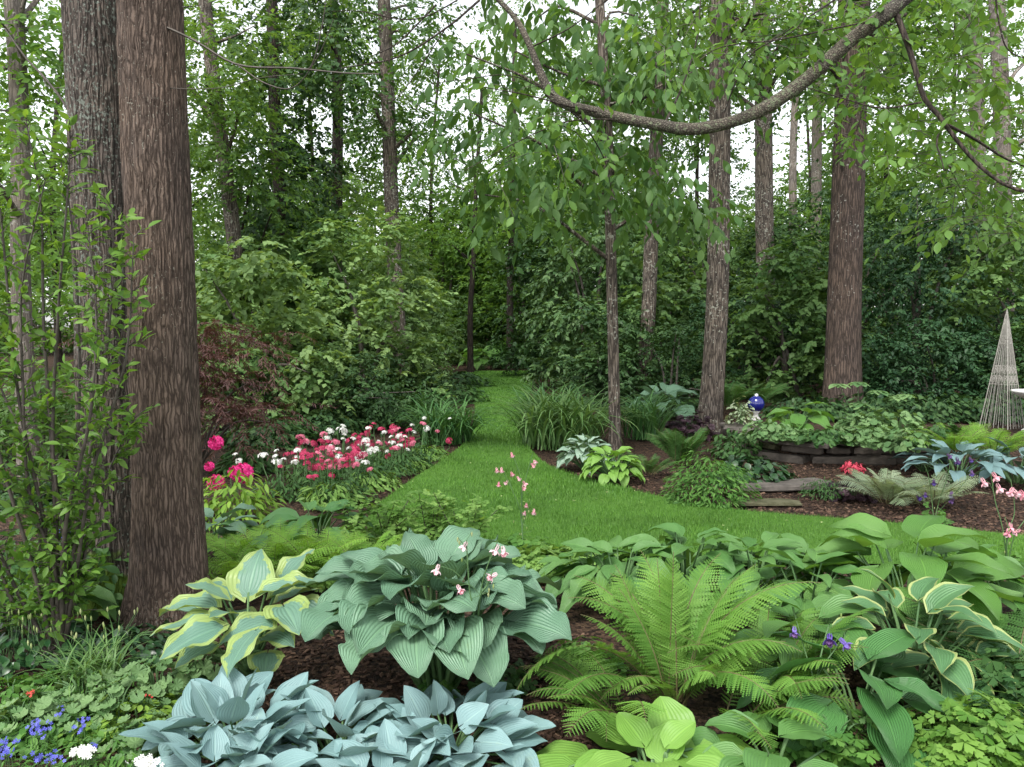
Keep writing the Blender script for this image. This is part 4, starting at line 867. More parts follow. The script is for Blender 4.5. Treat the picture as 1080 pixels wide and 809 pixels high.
# ================================================================== tree off the right edge whose limb reaches over the garden
ov = thing('tree', 'rough grey limb with bright hanging leaves reaching over from the right', 'tree', (4.9, 5.6, 0))
tb = MB(); tp = curve([(4.9, 5.6, -0.05), (4.88, 5.6, 1.5), (4.8, 5.6, 3.2), (4.75, 5.6, 5.0), (4.8, 5.7, 7.5)], 30); add_tube(tb, tp, np.linspace(0.2, 0.12, 30) * (1 + 0.4 * np.exp(-np.linspace(0, 7.5, 30) / 0.3)), 14); tb.build('trunk', M['bark'], ov)
lb = MB()
limb = curve([np.array([4.76, 5.6, 4.9])] + [P(x, y, Y) for x, y, Y in [(1090, -190, 5.4), (1010, -60, 5.2), (950, 2, 5.1), (900, 40, 5.1), (840, 92, 5.1), (790, 122, 5.1), (735, 136, 5.1), (690, 131, 5.15), (640, 121, 5.2), (592, 108, 5.2), (575, 88, 5.25), (556, 42, 5.3), (540, 15, 5.4), (505, -20, 5.5)]], 90)
add_tube(lb, limb, np.interp(np.linspace(0, 1, 90), [0, 0.25, 0.6, 0.78, 0.82, 1], [0.05, 0.043, 0.035, 0.029, 0.022, 0.014]) * (1 + 0.05 * np.sin(np.arange(90) * .9) * RNG(3).random(90) + 0.12 * np.convolve(RNG(4).random(90) > .92, [.3, .8, .3], 'same')), 12)
lb.build('limb', M['bark_limb'], ov)
tw = MB(); TW = []
for pts, r in (([(944, 12, 5.1), (955, 40, 5.05), (966, 75, 5), (975, 104, 4.95), (992, 124, 4.9), (1003, 140, 4.85), (1030, 172, 4.8), (1062, 196, 4.7), (1100, 206, 4.6)], .021),
               ([(1000, 132, 4.9), (1030, 148, 4.9), (1062, 168, 4.9), (1100, 182, 4.9)], .010), ([(994, 130, 4.9), (988, 150, 4.85), (992, 165, 4.8), (996, 180, 4.75)], .007),
               ([(972, 108, 4.95), (930, 114, 4.95), (890, 104, 5), (850, 92, 5.05)], .006), ([(930, 20, 5.1), (880, 30, 5.0), (820, 42, 4.9), (760, 50, 4.9), (730, 70, 4.9)], .006), ([(880, 0, 5.2), (850, 20, 5.1), (800, 52, 5.1)], .007),
               ([(1048, -20, 4.6), (1055, 30, 4.6), (1066, 55, 4.6), (1100, 66, 4.6)], .006), ([(640, 120, 5.2), (600, 112, 5.1), (555, 100, 5.0), (510, 92, 5.0)], .006), ([(660, 126, 5.2), (600, 128, 5.1), (545, 150, 5.0), (490, 180, 5.0)], .005),
               ([(575, 100, 5.2), (610, 125, 5.3), (636, 165, 5.4), (645, 200, 5.5)], .006), ([(700, 132, 5.2), (720, 90, 5.5), (735, 40, 5.8), (740, -20, 6)], .009), ([(760, 128, 5.1), (790, 60, 5.0), (840, 30, 4.9), (860, -10, 4.9)], .005),
               ([(560, 50, 5.3), (600, 30, 5.3), (640, 0, 5.3)], .006), ([(592, 104, 5.2), (540, 80, 5.1), (490, 84, 5.1), (455, 88, 5.1)], .004),
               ([(506, 0, 5.4), (470, 30, 5.4), (420, 60, 5.4), (360, 72, 5.4)], .008), ([(470, 30, 5.4), (430, 90, 5.4), (410, 110, 5.4)], .004), ([(460, 5, 5.4), (420, 45, 5.4), (390, 60, 5.3)], .006), ([(500, -10, 5.4), (440, 20, 5.4), (380, 12, 5.4), (350, 12, 5.4)], .005)):
    c = curve([P(*q) for q in pts], 22); add_tube(tw, c, np.linspace(r, r * 0.45, 22), 6); TW.append(c)
tw.build('branch', M['bark_dark'], ov)
rng = RNG(123); lf = MB(); tw2 = MB(); C = []
for c in TW[:7]:
    for q in c[6::4]: C.append(q + rng.normal(0, 0.12, 3) + np.array([0, .25, 0]))
for (x0, x1, y0, y1, n) in ((900, 1090, -20, 90, 30), (960, 1090, 80, 200, 26), (1010, 1090, 190, 250, 9), (780, 930, -20, 60, 12), (850, 930, 90, 140, 7), (690, 760, -20, 40, 6), (990, 1050, 170, 250, 5)):
    for _ in range(n): C.append(P(rng.uniform(x0, x1), rng.uniform(y0, y1), rng.uniform(5.0, 6.8)))
sprays(lf, rng, np.array(C), np.array([0.2, 0.25, 0.13]), 3, 6, 0.28, 0.078, T_OVAL, 0.5, 0.4, 0.8, tw=tw2, twr=.0025)
C = []
for c in TW[7:12]:
    for q in c[6::4]: C.append(q + rng.normal(0, 0.1, 3))
sprays(lf, rng, np.array(C), np.array([0.15, 0.2, 0.1]), 2, 5, 0.25, 0.078, T_OVAL, 0.5, 0.4, 0.9, tw=tw2, twr=.0025)
lf.build('leaf_spray', M['leaf_bright'], ov); tw2.build('twig', M['twig'], ov)
# ================================================================== middle distance, left bed
def onto(x, y): return G(x, y)
# dark red japanese maple behind the trunk
rng = RNG(300); b = onto(205, 500); mp = thing('maple_shrub', 'dark red lace leaf maple peeking out right of the big trunk', 'shrub', b)
fb, sb = MB(), MB(); C = [P(rng.uniform(120, 275), rng.uniform(345, 440), rng.uniform(7.6, 9.0)) for _ in range(40)] + [P(x, y, 8.3) for x, y in ((250, 362), (280, 352), (265, 402), (295, 428), (245, 440), (285, 445), (255, 470), (230, 345))]
C = np.array(C); C[:, 2] = np.maximum(C[:, 2], 0.3)
sprays(fb, rng, C, np.array([0.3, 0.3, 0.07]), 12, 22, 0.3, 0.065, T_NEEDLE, 0.35, 0.2, 0.5, jit=.3); fb.build('foliage', M['leaf_maple'], mp)
for c in C[::3]: add_tube(sb, curve([b, b * 0.5 + c * 0.5 + np.array([0, 0, 0.25]), c], 8), np.linspace(0.02, 0.005, 8), 6)
sb.build('stem', M['stalk_dark'], mp)
for i, (x, y, r, lab) in enumerate([(262, 482, .3, 'low leafy plant at the foot of the red maple'), (300, 452, .38, 'dark strappy plant in the shade right of the red maple'), (345, 432, .45, 'leafy perennial in shade behind the red and white flowers'), (395, 428, .4, 'soft leafy perennial left of the strap leaved clump'), (430, 424, .35, 'leafy plant at the foot of the grey lawn edge trunk')]):
    mound(lab, onto(x, y + 14), (r * 1.2, r, r), 520, T_LANCE, 0.11, 'leaf_herb_dk', 310 + i, group='leafy perennials of the left bed')
for i, (x, y, r, lab) in enumerate([(330, 462, .5, 'dark leafy plant directly behind the dense crimson flowers'), (375, 452, .55, 'dark leafy plant at the back of the flower bed middle'), (418, 446, .5, 'dark leafy plant at the back right of the flower bed'), (285, 470, .45, 'dark leafy plant between the red maple and the white flowers')]):
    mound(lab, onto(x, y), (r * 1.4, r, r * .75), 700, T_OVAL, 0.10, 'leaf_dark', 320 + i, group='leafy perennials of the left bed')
for i, (x, y, r, lab) in enumerate([(930, 440, .6, 'dark ground leaves in the hollow right of the thick red brown trunk'), (985, 441, .6, 'dark ground leaves in the hollow left of the wire obelisk'), (1040, 441, .6, 'dark ground leaves right behind the wire obelisk'), (858, 440, .5, 'dark ground leaves left of the foot of the thick red brown trunk'), (1095, 443, .6, 'dark ground leaves behind the bird bath')]):
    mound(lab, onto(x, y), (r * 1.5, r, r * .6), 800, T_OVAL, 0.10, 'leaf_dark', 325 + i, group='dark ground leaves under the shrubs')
# rhododendron with three magenta trusses
b = onto(245, 548); rh = mound('small yellow green bush carrying bright magenta flower balls beside the big trunk', b, (0.42, 0.35, 0.42), 420, T_LANCE, 0.10, 'leaf_lime', 330, 'rhododendron', 'shrub')
hm = head_mesh(331, 'magenta', 0.062, 40, 0.042, False, .9)
for x, y, Y, s in ((228, 467, 7.1, .9), (256, 499, 6.9, 1.25), (228, 509, 6.9, 1.0), (221, 492, 7.0, 0.6), (248, 498, 6.85, .8)):
    o = bpy.data.objects.new('flower_head', hm); COL.objects.link(o); o.parent = rh; o.location = Vector(P(x, y, Y)) - rh.location; o.scale = (s, s, s)
# red and white flower bed: each plant its own thing, flower heads are parts
hr_ = [head_mesh(345 + k, 'rose', 0.045, 22, 0.020) for k in range(2)]; hc = [head_mesh(340 + k, 'crimson', 0.045, 24, 0.021) for k in range(2)]; hw = [head_mesh(350 + k, 'white', 0.045, 22, 0.019) for k in range(2)]
BED = [(300, 500, 'w', 6, 'white flowered plant at the near left end of the flower bed'), (322, 497, 'r', 7, 'crimson flowered plant just right of the leftmost white one'), (345, 503, 'r', 7, 'crimson flowered plant at the front edge of the flower bed'), (368, 502, 'r', 6, 'crimson flowered plant at the near right corner of the flower bed'),
       (322, 482, 'r', 7, 'crimson flowered plant behind the leftmost white one'), (343, 488, 'r', 8, 'dense crimson flowered plant at the heart of the near clump'), (372, 486, 'w', 9, 'white flowered plant in the middle of the flower bed'), (355, 474, 'w', 7, 'white flowered plant behind the dense crimson one'), (392, 486, 'r', 5, 'crimson flowered plant with small white ones on its right'),
       (382, 470, 'r', 7, 'crimson flowered plant at the back of the flower bed middle'), (400, 474, 'w', 5, 'small white flowered plant near the back right of the bed'), (408, 467, 'r', 8, 'crimson flowered plant behind the small white one at the back right'), (428, 470, 'r', 7, 'crimson flowered plant nearest the strap leaved clump'), (418, 476, 'w', 4, 'sparse white flowered plant at the far right of the bed'), (438, 466, 'r', 5, 'crimson flowered plant at the farthest end of the bed'), (448, 455, 'w', 3, 'lone white flowered plant against the strap leaves')]
for i, (x, y, c, n, lab) in enumerate(BED):
    rng = RNG(360 + i); b = onto(x, y + 24); fp = thing('garden_phlox', lab, 'flower', b, 'red and white flower bed'); Yb = b[1]
    sb, fb = MB(), MB()
    for k in range(int(n * 1.8)):
        hx = b[0] + rng.normal(0, 0.15); hy = Yb + rng.normal(0, 0.17); hz_ = rng.uniform(0.22, 0.46)
        o = bpy.data.objects.new('flower_head', (hw if c == 'w' else hr_ if rng.random() < .2 else hc)[k % 2]); COL.objects.link(o); o.parent = fp; o.location = Vector((hx, hy, hz_)) - fp.location; s = rng.uniform(0.45, 1.05); o.scale = (s, s, s); o.rotation_euler = (rng.normal(.25, .3), rng.normal(0, .3), rng.uniform(0, 6))
        add_tube(sb, [(b[0] + (hx - b[0]) * .5, Yb + (hy - Yb) * .5, 0), (hx, hy, hz_ * .7), (hx, hy, hz_)], 0.004, 5)
    dome(fb, rng, b, (0.24, 0.24, 0.26), 230, T_LANCE, 0.075, 0.3, (0.3, 1)); sb.build('stem', M['stalk'], fp); fb.build('foliage', M['leaf_herb_dk'], fp)
for i, (x, y, w, h, lab) in enumerate([(392, 512, .30, .16, 'fresh green leafy edging plant in front of the flower bed'), (425, 494, .28, .15, 'fresh green edging plant along the lawn below the crimson flowers'), (452, 482, .24, .15, 'small green edging plant at the lawn edge before the strap leaves'), (350, 530, .28, .2, 'green leafy plant between the flowers and the broad dark leaves')]):
    mound(lab, onto(x, y), (w, w, h), 420, T_LANCE, 0.085, 'leaf_light', 390 + i, group='edging plants of the left bed', up=0.5)
strap_clump('arching green strap leaved clump at the left lawn edge', onto(470, 466), 340, 0.85, 0.026, 'strap', 400, e1=(-1.4, .1), rad=0.35, name='daylily')
mound('dark low plant at the far left lawn edge before the sapling trunk', onto(480, 408), (.9, .6, .45), 700, T_OVAL, .13, 'leaf_dark', 402)
mound('dark low plant at the left lawn edge behind the strap leaved clump', onto(482, 424), (.6, .5, .4), 600, T_OVAL, .11, 'leaf_herb_dk', 403)
strap_clump('smaller strap leaved clump behind the one at the left lawn edge', onto(448, 448), 150, 0.8, 0.026, 'strap', 401, rad=0.2, name='daylily')
# broad dark leaves of the left bed
HS = dict(name='hosta', group='hostas of the left bed')
hosta('big matt green leaves sprawling below the red and white flowers', onto(335, 572), 0.42, 0.26, 15, 0.27, 0.17, 'h_green', 410, pitch=(0.5, -0.3), **HS)
hosta('broad leaved plant lying between the magenta bush and the matt green leaves', onto(272, 590), 0.4, 0.24, 14, 0.24, 0.15, 'h_green', 411, pitch=(0.5, -0.3), **HS)
hosta('pale blue leaved plant showing just right of the big trunk', onto(232, 585), 0.3, 0.33, 10, 0.24, 0.17, 'h_big', 412, pitch=(0.7, -0.1), **HS)
hosta('dark glossy leaved plant low behind the light green fern', onto(285, 608), 0.32, 0.22, 10, 0.22, 0.14, 'h_dark', 413, pitch=(0.5, -0.2), **HS)
# meadow rue like herbs in front of the lawn
for i, (x, y, h, lab) in enumerate([(405, 566, .34, 'airy herb with dark stems left of the lawn opening'), (452, 572, .4, 'airy herb with dark stems standing before the lawn'), (492, 582, .38, 'airy dark stemmed herb just behind the big blue green hosta'), (370, 575, .3, 'low airy herb right of the matt green leaves')]):
    rng = RNG(420 + i); b = onto(x, y); t_ = thing('herb_plant', lab, 'plant', b, 'airy herbs before the lawn'); fb, sb = MB(), MB()
    for k in range(6):
        e = b + np.array([rng.normal(0, .12), rng.normal(0, .12), h * rng.uniform(.6, 1.1)]); c = curve([b, (b + e) / 2 + rng.normal(0, .015, 3), e], 8); add_tube(sb, c, np.linspace(.005, .002, 8), 5)
        for q in c[3:]:
            n = 6; p = q + rng.normal(0, .03, (n, 3)) * np.array([1, 1, .3]); a = rng.uniform(0, 6.28, n); fb.inst(T_TRI, p, np.stack([np.cos(a), np.sin(a), -.2 + 0 * a], -1), np.array([0, 0, 1.]) + rng.normal(0, .25, (n, 3)), rng.uniform(.03, .065, n), rng.random(n))
    dome(fb, rng, b, (0.22, 0.2, 0.09), 70, T_TRI, 0.075, 0.2, (0.4, 1)); fb.build('foliage', M['leaf_light'], t_); sb.build('stem', M['stalk_dark'], t_)
for i, (x, y, h, w, sz, lab) in enumerate([(355, 606, .17, .34, .06, 'fresh green leafy groundcover right of the light green fern'), (420, 604, .17, .34, .075, 'green leafy patch behind the left side of the big hosta'), (560, 600, .13, .34, .06, 'low green leaves behind the right side of the big hosta'), (610, 592, .09, .28, .055, 'low green leaves at the foot of the pink columbine before the lawn')]):
    mound(lab, onto(x, y), (w, .3, h), 520, T_TRI if i != 1 else T_OVAL, sz, 'leaf_light', 430 + i, group='low green leaves before the lawn', up=.65)
# light green ferns behind the variegated hosta
for i, (x, y, L, lab) in enumerate([(238, 632, .5, 'light green fern between the big trunk and the variegated hosta'), (285, 618, .52, 'light green fern behind the variegated hosta'), (335, 612, .5, 'light green fern left of the big blue green hosta'), (385, 610, .42, 'light green fern behind the left leaves of the big blue green hosta'), (262, 602, .42, 'light green fern farthest back beside the dark glossy leaves')]):
    fern(lab, onto(x, y), 22, L, 0.075, 'fern_lime', 440 + i, e0=(.8, 1.3), e1=(-.35, .3), npin=26, tm=T_PINNA_S, parts=False, group='light green ferns', rr=.002)
# pink columbine in front of the lawn
b = onto(552, 583)
def pp(*a): return [P(x, y, Y) for x, y, Y in a]
columbine('tall pink columbine standing alone against the lawn', b, [pp((550, 540, 5.55), (549, 505, 5.5), (541, 480, 5.5)), pp((550, 545, 5.55), (552, 515, 5.55), (562, 478, 5.55)), pp((550, 550, 5.55), (546, 530, 5.5), (530, 495, 5.5)), pp((551, 560, 5.6), (553, 545, 5.6), (560, 530, 5.6))],
          pp((540, 480, 5.5), (562, 491, 5.55), (529, 496, 5.48), (540, 500, 5.5), (526, 511, 5.48), (553, 510, 5.55), (547, 505, 5.5), (524, 496, 5.5), (552, 515, 5.52), (534, 509, 5.5), (564, 487, 5.55), (555, 533, 5.58), (563, 540, 5.6), (553, 541, 5.57)), 'pink', 'pink_lt', 450, size=.034, nleaf=46, lrad=.2, lh=.16, lsz=.075, buds=14)

# ================================================================== middle distance, right bed
strap_clump('great fountain of strap leaves at the right lawn edge', onto(592, 470), 520, 1.1, 0.03, 'strap_light', 500, e1=(-1.4, .1), rad=0.5, name='daylily')
strap_clump('strap leaved clump at the lawn bend left of the great fountain of strap leaves', onto(580, 446), 260, 0.95, 0.028, 'strap', 505, e1=(-1.3, .1), rad=0.35, name='daylily')
strap_clump('strap leaved clump behind the slender speckled trunk', onto(678, 462), 130, .95, 0.026, 'strap', 501, rad=0.25, name='daylily')
strap_clump('dark strap leaved plants beyond the lawn end', onto(540, 388), 150, 1.5, 0.05, 'strap', 502, rad=0.8, name='daylily')
hosta('pale green broad leaved clump beyond the lawn end', onto(508, 389), 0.9, 0.7, 30, 0.5, 0.34, 'h_chart', 503, pitch=(.7, -.3), name='hosta', group='hostas of the right bed')
HR = dict(name='hosta', group='hostas of the right bed')
hosta('silvery white leaved hosta at the foot of the slender speckled trunk', onto(618, 494), 0.38, 0.36, 50, 0.16, 0.12, 'h_white', 510, pitch=(.7, -.5), low=.3, **HR)
hosta('lime yellow hosta on the mulch right of the silvery white one', onto(646, 507), 0.42, 0.33, 64, 0.15, 0.11, 'h_lime', 511, pitch=(.7, -.5), low=.3, **HR)
hosta('large grey green hosta in the shade behind the slender speckled trunk', onto(698, 448), 0.6, 0.6, 26, 0.34, 0.26, 'h_big', 512, pitch=(.7, -.4), **HR)
fern('feathery green fern left of the mottled brown trunk', onto(718, 490), 28, 0.5, 0.10, 'fern_dk', 513, e0=(1.1, 1.5), e1=(-.2, .7), npin=30, tm=T_PINNA_S, parts=False, group='ferns of the right bed')
fern('small grey fern beside the lime yellow hosta', onto(682, 500), 18, 0.34, 0.07, 'fern_dk', 514, e0=(.8, 1.3), e1=(-.4, .3), npin=20, tm=T_PINNA_S, parts=False, group='ferns of the right bed')
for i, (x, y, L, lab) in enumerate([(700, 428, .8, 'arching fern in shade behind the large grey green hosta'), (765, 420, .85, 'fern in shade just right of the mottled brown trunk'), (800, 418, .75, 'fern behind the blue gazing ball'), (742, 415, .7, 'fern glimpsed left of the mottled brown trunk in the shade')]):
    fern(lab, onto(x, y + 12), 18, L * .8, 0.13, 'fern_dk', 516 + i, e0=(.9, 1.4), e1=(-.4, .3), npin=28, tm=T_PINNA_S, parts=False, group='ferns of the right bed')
mound('small purple leaved plant between the mottled brown trunk and the strap leaves', onto(728, 462), (.35, .3, .4), 260, T_ROUND, .09, 'leaf_purple', 522)
mound('round dense green bush at the mulch edge beside the lawn', onto(746, 528), (.42, .38, .43), 1900, T_LANCE, 0.06, 'leaf_herb', 523, name='bush', cat='shrub', lay=(.5, 1), up=.45, droop=.2)
mound('low dark green plant with round silver marked leaves right of the round bush', onto(793, 508), (.42, .36, .26), 420, T_BROAD, 0.085, 'leaf_gloss', 524, lay=(.6, 1), up=.4)
mound('light green leafy plant at the foot of the mottled brown trunk', onto(780, 480), (.42, .32, .34), 420, T_OVAL, .08, 'leaf_herb_dk', 525)
mound('small green plant on the mulch right of the stepping stone', onto(868, 524), (.22, .2, .19), 420, T_LANCE, .04, 'leaf_herb_dk', 526)
mound('little dark purple plant with crinkled leaves beside the silvery ferns', onto(898, 524), (.24, .2, .16), 130, T_ROUND, .075, 'leaf_purple', 527, up=.5)
mound('small bright red leaved plant at the foot of the low stone wall', onto(899, 497), (.13, .1, .13), 200, T_LANCE, .055, 'leaf_herb', 528, stems=0)
bpy.data.objects['foliage' if False else [o.name for o in COL.objects if o.type == 'MESH' and o.parent and o.parent.get('label', '').startswith('small bright red')][0]].data.materials[0] = M['coral']
for i, (x, y, lab) in enumerate([(935, 530, 'silvery grey fern left in the pair on the mulch'), (980, 532, 'silvery grey fern right in the pair, purple flowers over it')]):
    fern(lab, onto(x, y), 24, 0.46, 0.09, 'leaf_silver', 530 + i, e0=(.6, 1.2), e1=(-.5, .2), npin=22, tm=T_PINNA_S, parts=False, group='silvery ferns')
HB = dict(name='hosta', group='blue hostas at the right')
hosta('blue grey hosta below the wire obelisk, the larger one', onto(1010, 508), 0.55, 0.36, 30, 0.27, 0.15, 'h_blue', 540, pitch=(.8, -.2), **HB)
hosta('blue grey hosta cut by the right edge of the photo behind the pink columbine', onto(1072, 508), 0.5, 0.34, 26, 0.27, 0.16, 'h_blue', 541, pitch=(.8, -.2), **HB)
hosta('small blue grey hosta left of the larger blue one', onto(975, 496), 0.36, 0.22, 14, 0.2, 0.11, 'h_blue', 542, pitch=(.6, -.2), **HB)
for i, (x, y, lab) in enumerate([(1008, 478, 'yellow green fern in front of the wire obelisk, left one'), (1048, 480, 'yellow green fern right at the foot of the wire obelisk')]):
    fern(lab, onto(x, y), 24, 0.5, 0.085, 'fern_lime', 545 + i, e0=(.6, 1.2), e1=(-.5, .2), npin=22, tm=T_PINNA_S, parts=False, group='ferns of the right bed')
# planting on the raised bed
RB = dict(group='leafy plants on the raised bed')
hosta('pale green hand shaped leaves beside the gazing ball on the raised bed', onto(842, 458), 0.4, 0.36, 16, 0.3, 0.2, 'h_chart', 550, pitch=(.5, -.5), name='hosta', group='hostas of the right bed')
for i, (x, y, w, h, sz, lf, n, lab) in enumerate([(835, 463, .30, .15, .075, 'leaf_geranium', 260, 'round leaved plant spilling over the left wall end'), (872, 466, .34, .17, .08, 'leaf_herb_dk', 260, 'green leafy plant spilling over the middle of the low wall'), (915, 467, .36, .2, .085, 'leaf_geranium', 230, 'green leafy plant spilling over the right part of the low wall'), (958, 472, .36, .22, .08, 'leaf_geranium', 230, 'leafy plant at the right end of the low wall'),
                                           (912, 457, .36, .30, .09, 'leaf_geranium', 240, 'taller leafy plant right of the thick red brown trunk'), (945, 458, .40, .34, .10, 'leaf_geranium', 240, 'taller leafy plant between the thick trunk and the obelisk ferns'), (985, 470, .38, .26, .08, 'leaf_herb_dk', 230, 'low leafy plant left of the yellow green ferns'), (812, 462, .32, .25, .08, 'leaf_geranium', 220, 'leafy tuft right under the blue gazing ball')]):
    mound(lab, onto(x, y), (w, w * .8, h), n, T_BROAD if i % 2 else T_ROUND, sz, lf, 552 + i, up=.55, **RB)
rng = RNG(570); b = onto(905, 452); t_ = thing('tall_perennial', 'tall stem with leaf whorls in front of the thick red brown trunk', 'plant', b); fb, sb = MB(), MB()
for (x, y) in ((885, 405), (905, 403), (925, 412), (945, 418), (955, 416), (905, 425)):
    e = P(x, y, b[1] - .1); add_tube(sb, curve([b, (b + e) / 2, e], 8), np.linspace(.008, .004, 8), 6); n = 9; a = np.arange(n) * .7 + rng.random(); fb.inst(T_BROAD, np.tile(e, (n, 1)), np.stack([np.cos(a), np.sin(a), -.15 + 0 * a], -1), [0, 0, 1.], rng.uniform(.12, .19, n), rng.random(n))
fb.build('foliage', M['leaf_geranium'], t_); sb.build('stem', M['stalk'], t_)
mound('small pale variegated plant left of the blue gazing ball', onto(781, 447), (.2, .18, .35), 230, T_OVAL, .06, 'leaf_silver', 571)

# gazing ball on a small stone stand
b = P(797.5, 426, 11.0); gzb = float(gz(b[0], b[1])); g = thing('gazing_ball', 'shiny cobalt blue gazing ball on a pale stone stand above the low wall', 'garden ornament', (b[0], b[1], gzb))
r = .112; cz = b[2]; mb = MB(); a = np.linspace(-np.pi / 2, np.pi / 2, 25); lathe(mb, np.stack([np.maximum(np.cos(a) * r, 1e-4), np.sin(a) * r + cz], -1), (b[0], b[1], 0), 36); mb.build('ball', M['ball'], g)
mb = MB(); lathe(mb, [(.045, cz - r - (cz - r - gzb)), (.07, gzb + .0), (.06, gzb + .03), (.035, gzb + .06), (.03, cz - r - .02), (.06, cz - r + .012), (.045, cz - r + .02)], (b[0], b[1], 0), 20); mb.build('stand', M['concrete'], g)
mb = MB(); lathe(mb, [(.03, cz + r - .006), (.03, cz + r + .012), (.022, cz + r + .03), (.001, cz + r + .034)], (b[0], b[1], 0), 16); mb.build('cap', M['silver'], g)

# wire obelisk
tip = P(1062, 330, 10.3); bx, by = tip[0], tip[1]; bz = float(gz(bx, by)); ob = thing('wire_obelisk', 'tall pale wire obelisk tapering to a point at the right of the garden', 'trellis', (bx, by, bz)); Hh = tip[2] - bz; hw = .175; rot = .5
def obp(u, v, h):
    k = hw * (1 - h) + .006; x, y = u * k, v * k; return np.array([bx + x * math.cos(rot) - y * math.sin(rot), by + x * math.sin(rot) + y * math.cos(rot), bz + h * Hh])
for u, v in ((-1, -1), (1, -1), (1, 1), (-1, 1)):
    mb = MB(); add_tube(mb, [obp(u, v, 0), obp(u, v, .5), obp(u, v, .99)], .0075, 6); mb.build('corner_post', M['iron'], ob)
mb = MB()
for k in range(4):
    c0, c1 = ((-1, -1), (1, -1), (1, 1), (-1, 1))[k], ((1, -1), (1, 1), (-1, 1), (-1, -1))[k]
    for f in np.linspace(.17, .83, 5): u, v = c0[0] + (c1[0] - c0[0]) * f, c0[1] + (c1[1] - c0[1]) * f; add_tube(mb, [obp(u, v, 0.0), obp(u, v, .5), obp(u, v, .95)], .0035, 5)
mb.build('wire', M['iron'], ob)
def band(h0, h1):
    mb = MB()
    for k in range(4):
        c0, c1 = ((-1, -1), (1, -1), (1, 1), (-1, 1))[k], ((1, -1), (1, 1), (-1, 1), (-1, -1))[k]
        for h in (h0, h1): add_tube(mb, [obp(*c0, h), obp(*c1, h)], .004, 5)
        n = 3 if h0 < .7 else 1
        for r_i in range(2):
            for c_i in range(n):
                f0 = (c_i + .5) / n; hc_ = h0 + (h1 - h0) * (r_i + .5) / 2; a = np.linspace(0, 11, 26); rad = .5 / n * (1 - a / 14)
                pts = [obp(c0[0] + (c1[0] - c0[0]) * (f0 + math.cos(t) * q), c0[1] + (c1[1] - c0[1]) * (f0 + math.cos(t) * q), hc_ + math.sin(t) * (h1 - h0) / 4 * q * 2 * n) for t, q in zip(a, rad)]
                add_tube(mb, pts, .004, 5)
    mb.build('scroll_band', M['iron'], ob)
band(.38, .54); band(.73, .80)
mb = MB(); lathe(mb, [(.012, tip[2] - .03), (.014, tip[2]), (.006, tip[2] + .03), (.0005, tip[2] + .06)], (bx, by, 0), 10); mb.build('finial', M['iron'], ob)

# bird bath cut by the right edge
c = P(1096, 415, 9.9); bz = float(gz(c[0], c[1])); rz = c[2] + .02; bb = thing('bird_bath', 'pale round bird bath bowl reaching in at the right edge beside the obelisk', 'bird bath', (c[0], c[1], bz))
mb = MB(); lathe(mb, [(.06, rz - .11), (.16, rz - .09), (.27, rz - .03), (.30, rz - .005), (.305, rz + .012), (.285, rz + .014), (.24, rz - .02), (.1, rz - .045), (.001, rz - .05)], (c[0], c[1], 0), 40); mb.build('bowl', M['concrete'], bb)
mb = MB(); lathe(mb, [(.001, bz - .02), (.17, bz - .02), (.17, bz + .03), (.12, bz + .06), (.07, bz + .12), (.055, (bz + rz) / 2), (.07, rz - .16), (.09, rz - .12), (.06, rz - .1)], (c[0], c[1], 0), 28); mb.build('pedestal', M['concrete'], bb)

# purple and pink columbines in front of the blue hostas
b = onto(985, 552)
columbine('loose purple columbine with small flowers over the silvery fern', b, [pp((983, 530, 6.75), (980, 505, 6.75), (975, 490, 6.75)), pp((990, 530, 6.75), (1000, 500, 6.7), (1003, 480, 6.7)), pp((984, 540, 6.75), (970, 525, 6.7), (965, 515, 6.7)), pp((990, 540, 6.75), (1012, 515, 6.75), (1024, 500, 6.75))],
          pp((1001, 481, 6.7), (1010, 486, 6.7), (985, 509, 6.7), (969, 525, 6.7), (976, 522, 6.7), (1004, 528, 6.7), (1003, 522, 6.7), (1025, 499, 6.75), (1000, 549, 6.6), (1024, 485, 6.75)), 'mauve', 'violet', 580, size=.05, nleaf=22, buds=16, group='columbines')
b = onto(1062, 600)
columbine('pink columbine with large flowers at the right edge before the blue hosta', b, [pp((1058, 560, 5.1), (1050, 530, 5.1), (1045, 500, 5.1)), pp((1062, 565, 5.1), (1070, 540, 5.1), (1066, 505, 5.1)), pp((1062, 575, 5.1), (1064, 560, 5.1), (1060, 545, 5.1)), pp((1070, 565, 5.1), (1085, 540, 5.1), (1080, 515, 5.1))],
          pp((1038, 509, 5.1), (1050, 503, 5.1), (1072, 520, 5.1), (1079, 522, 5.1), (1066, 519, 5.08), (1054, 515, 5.1), (1066, 556, 5.1), (1063, 562, 5.1), (1072, 561, 5.1)), 'pink', 'pink_lt', 581, size=.052, nleaf=20, buds=10, group='columbines')

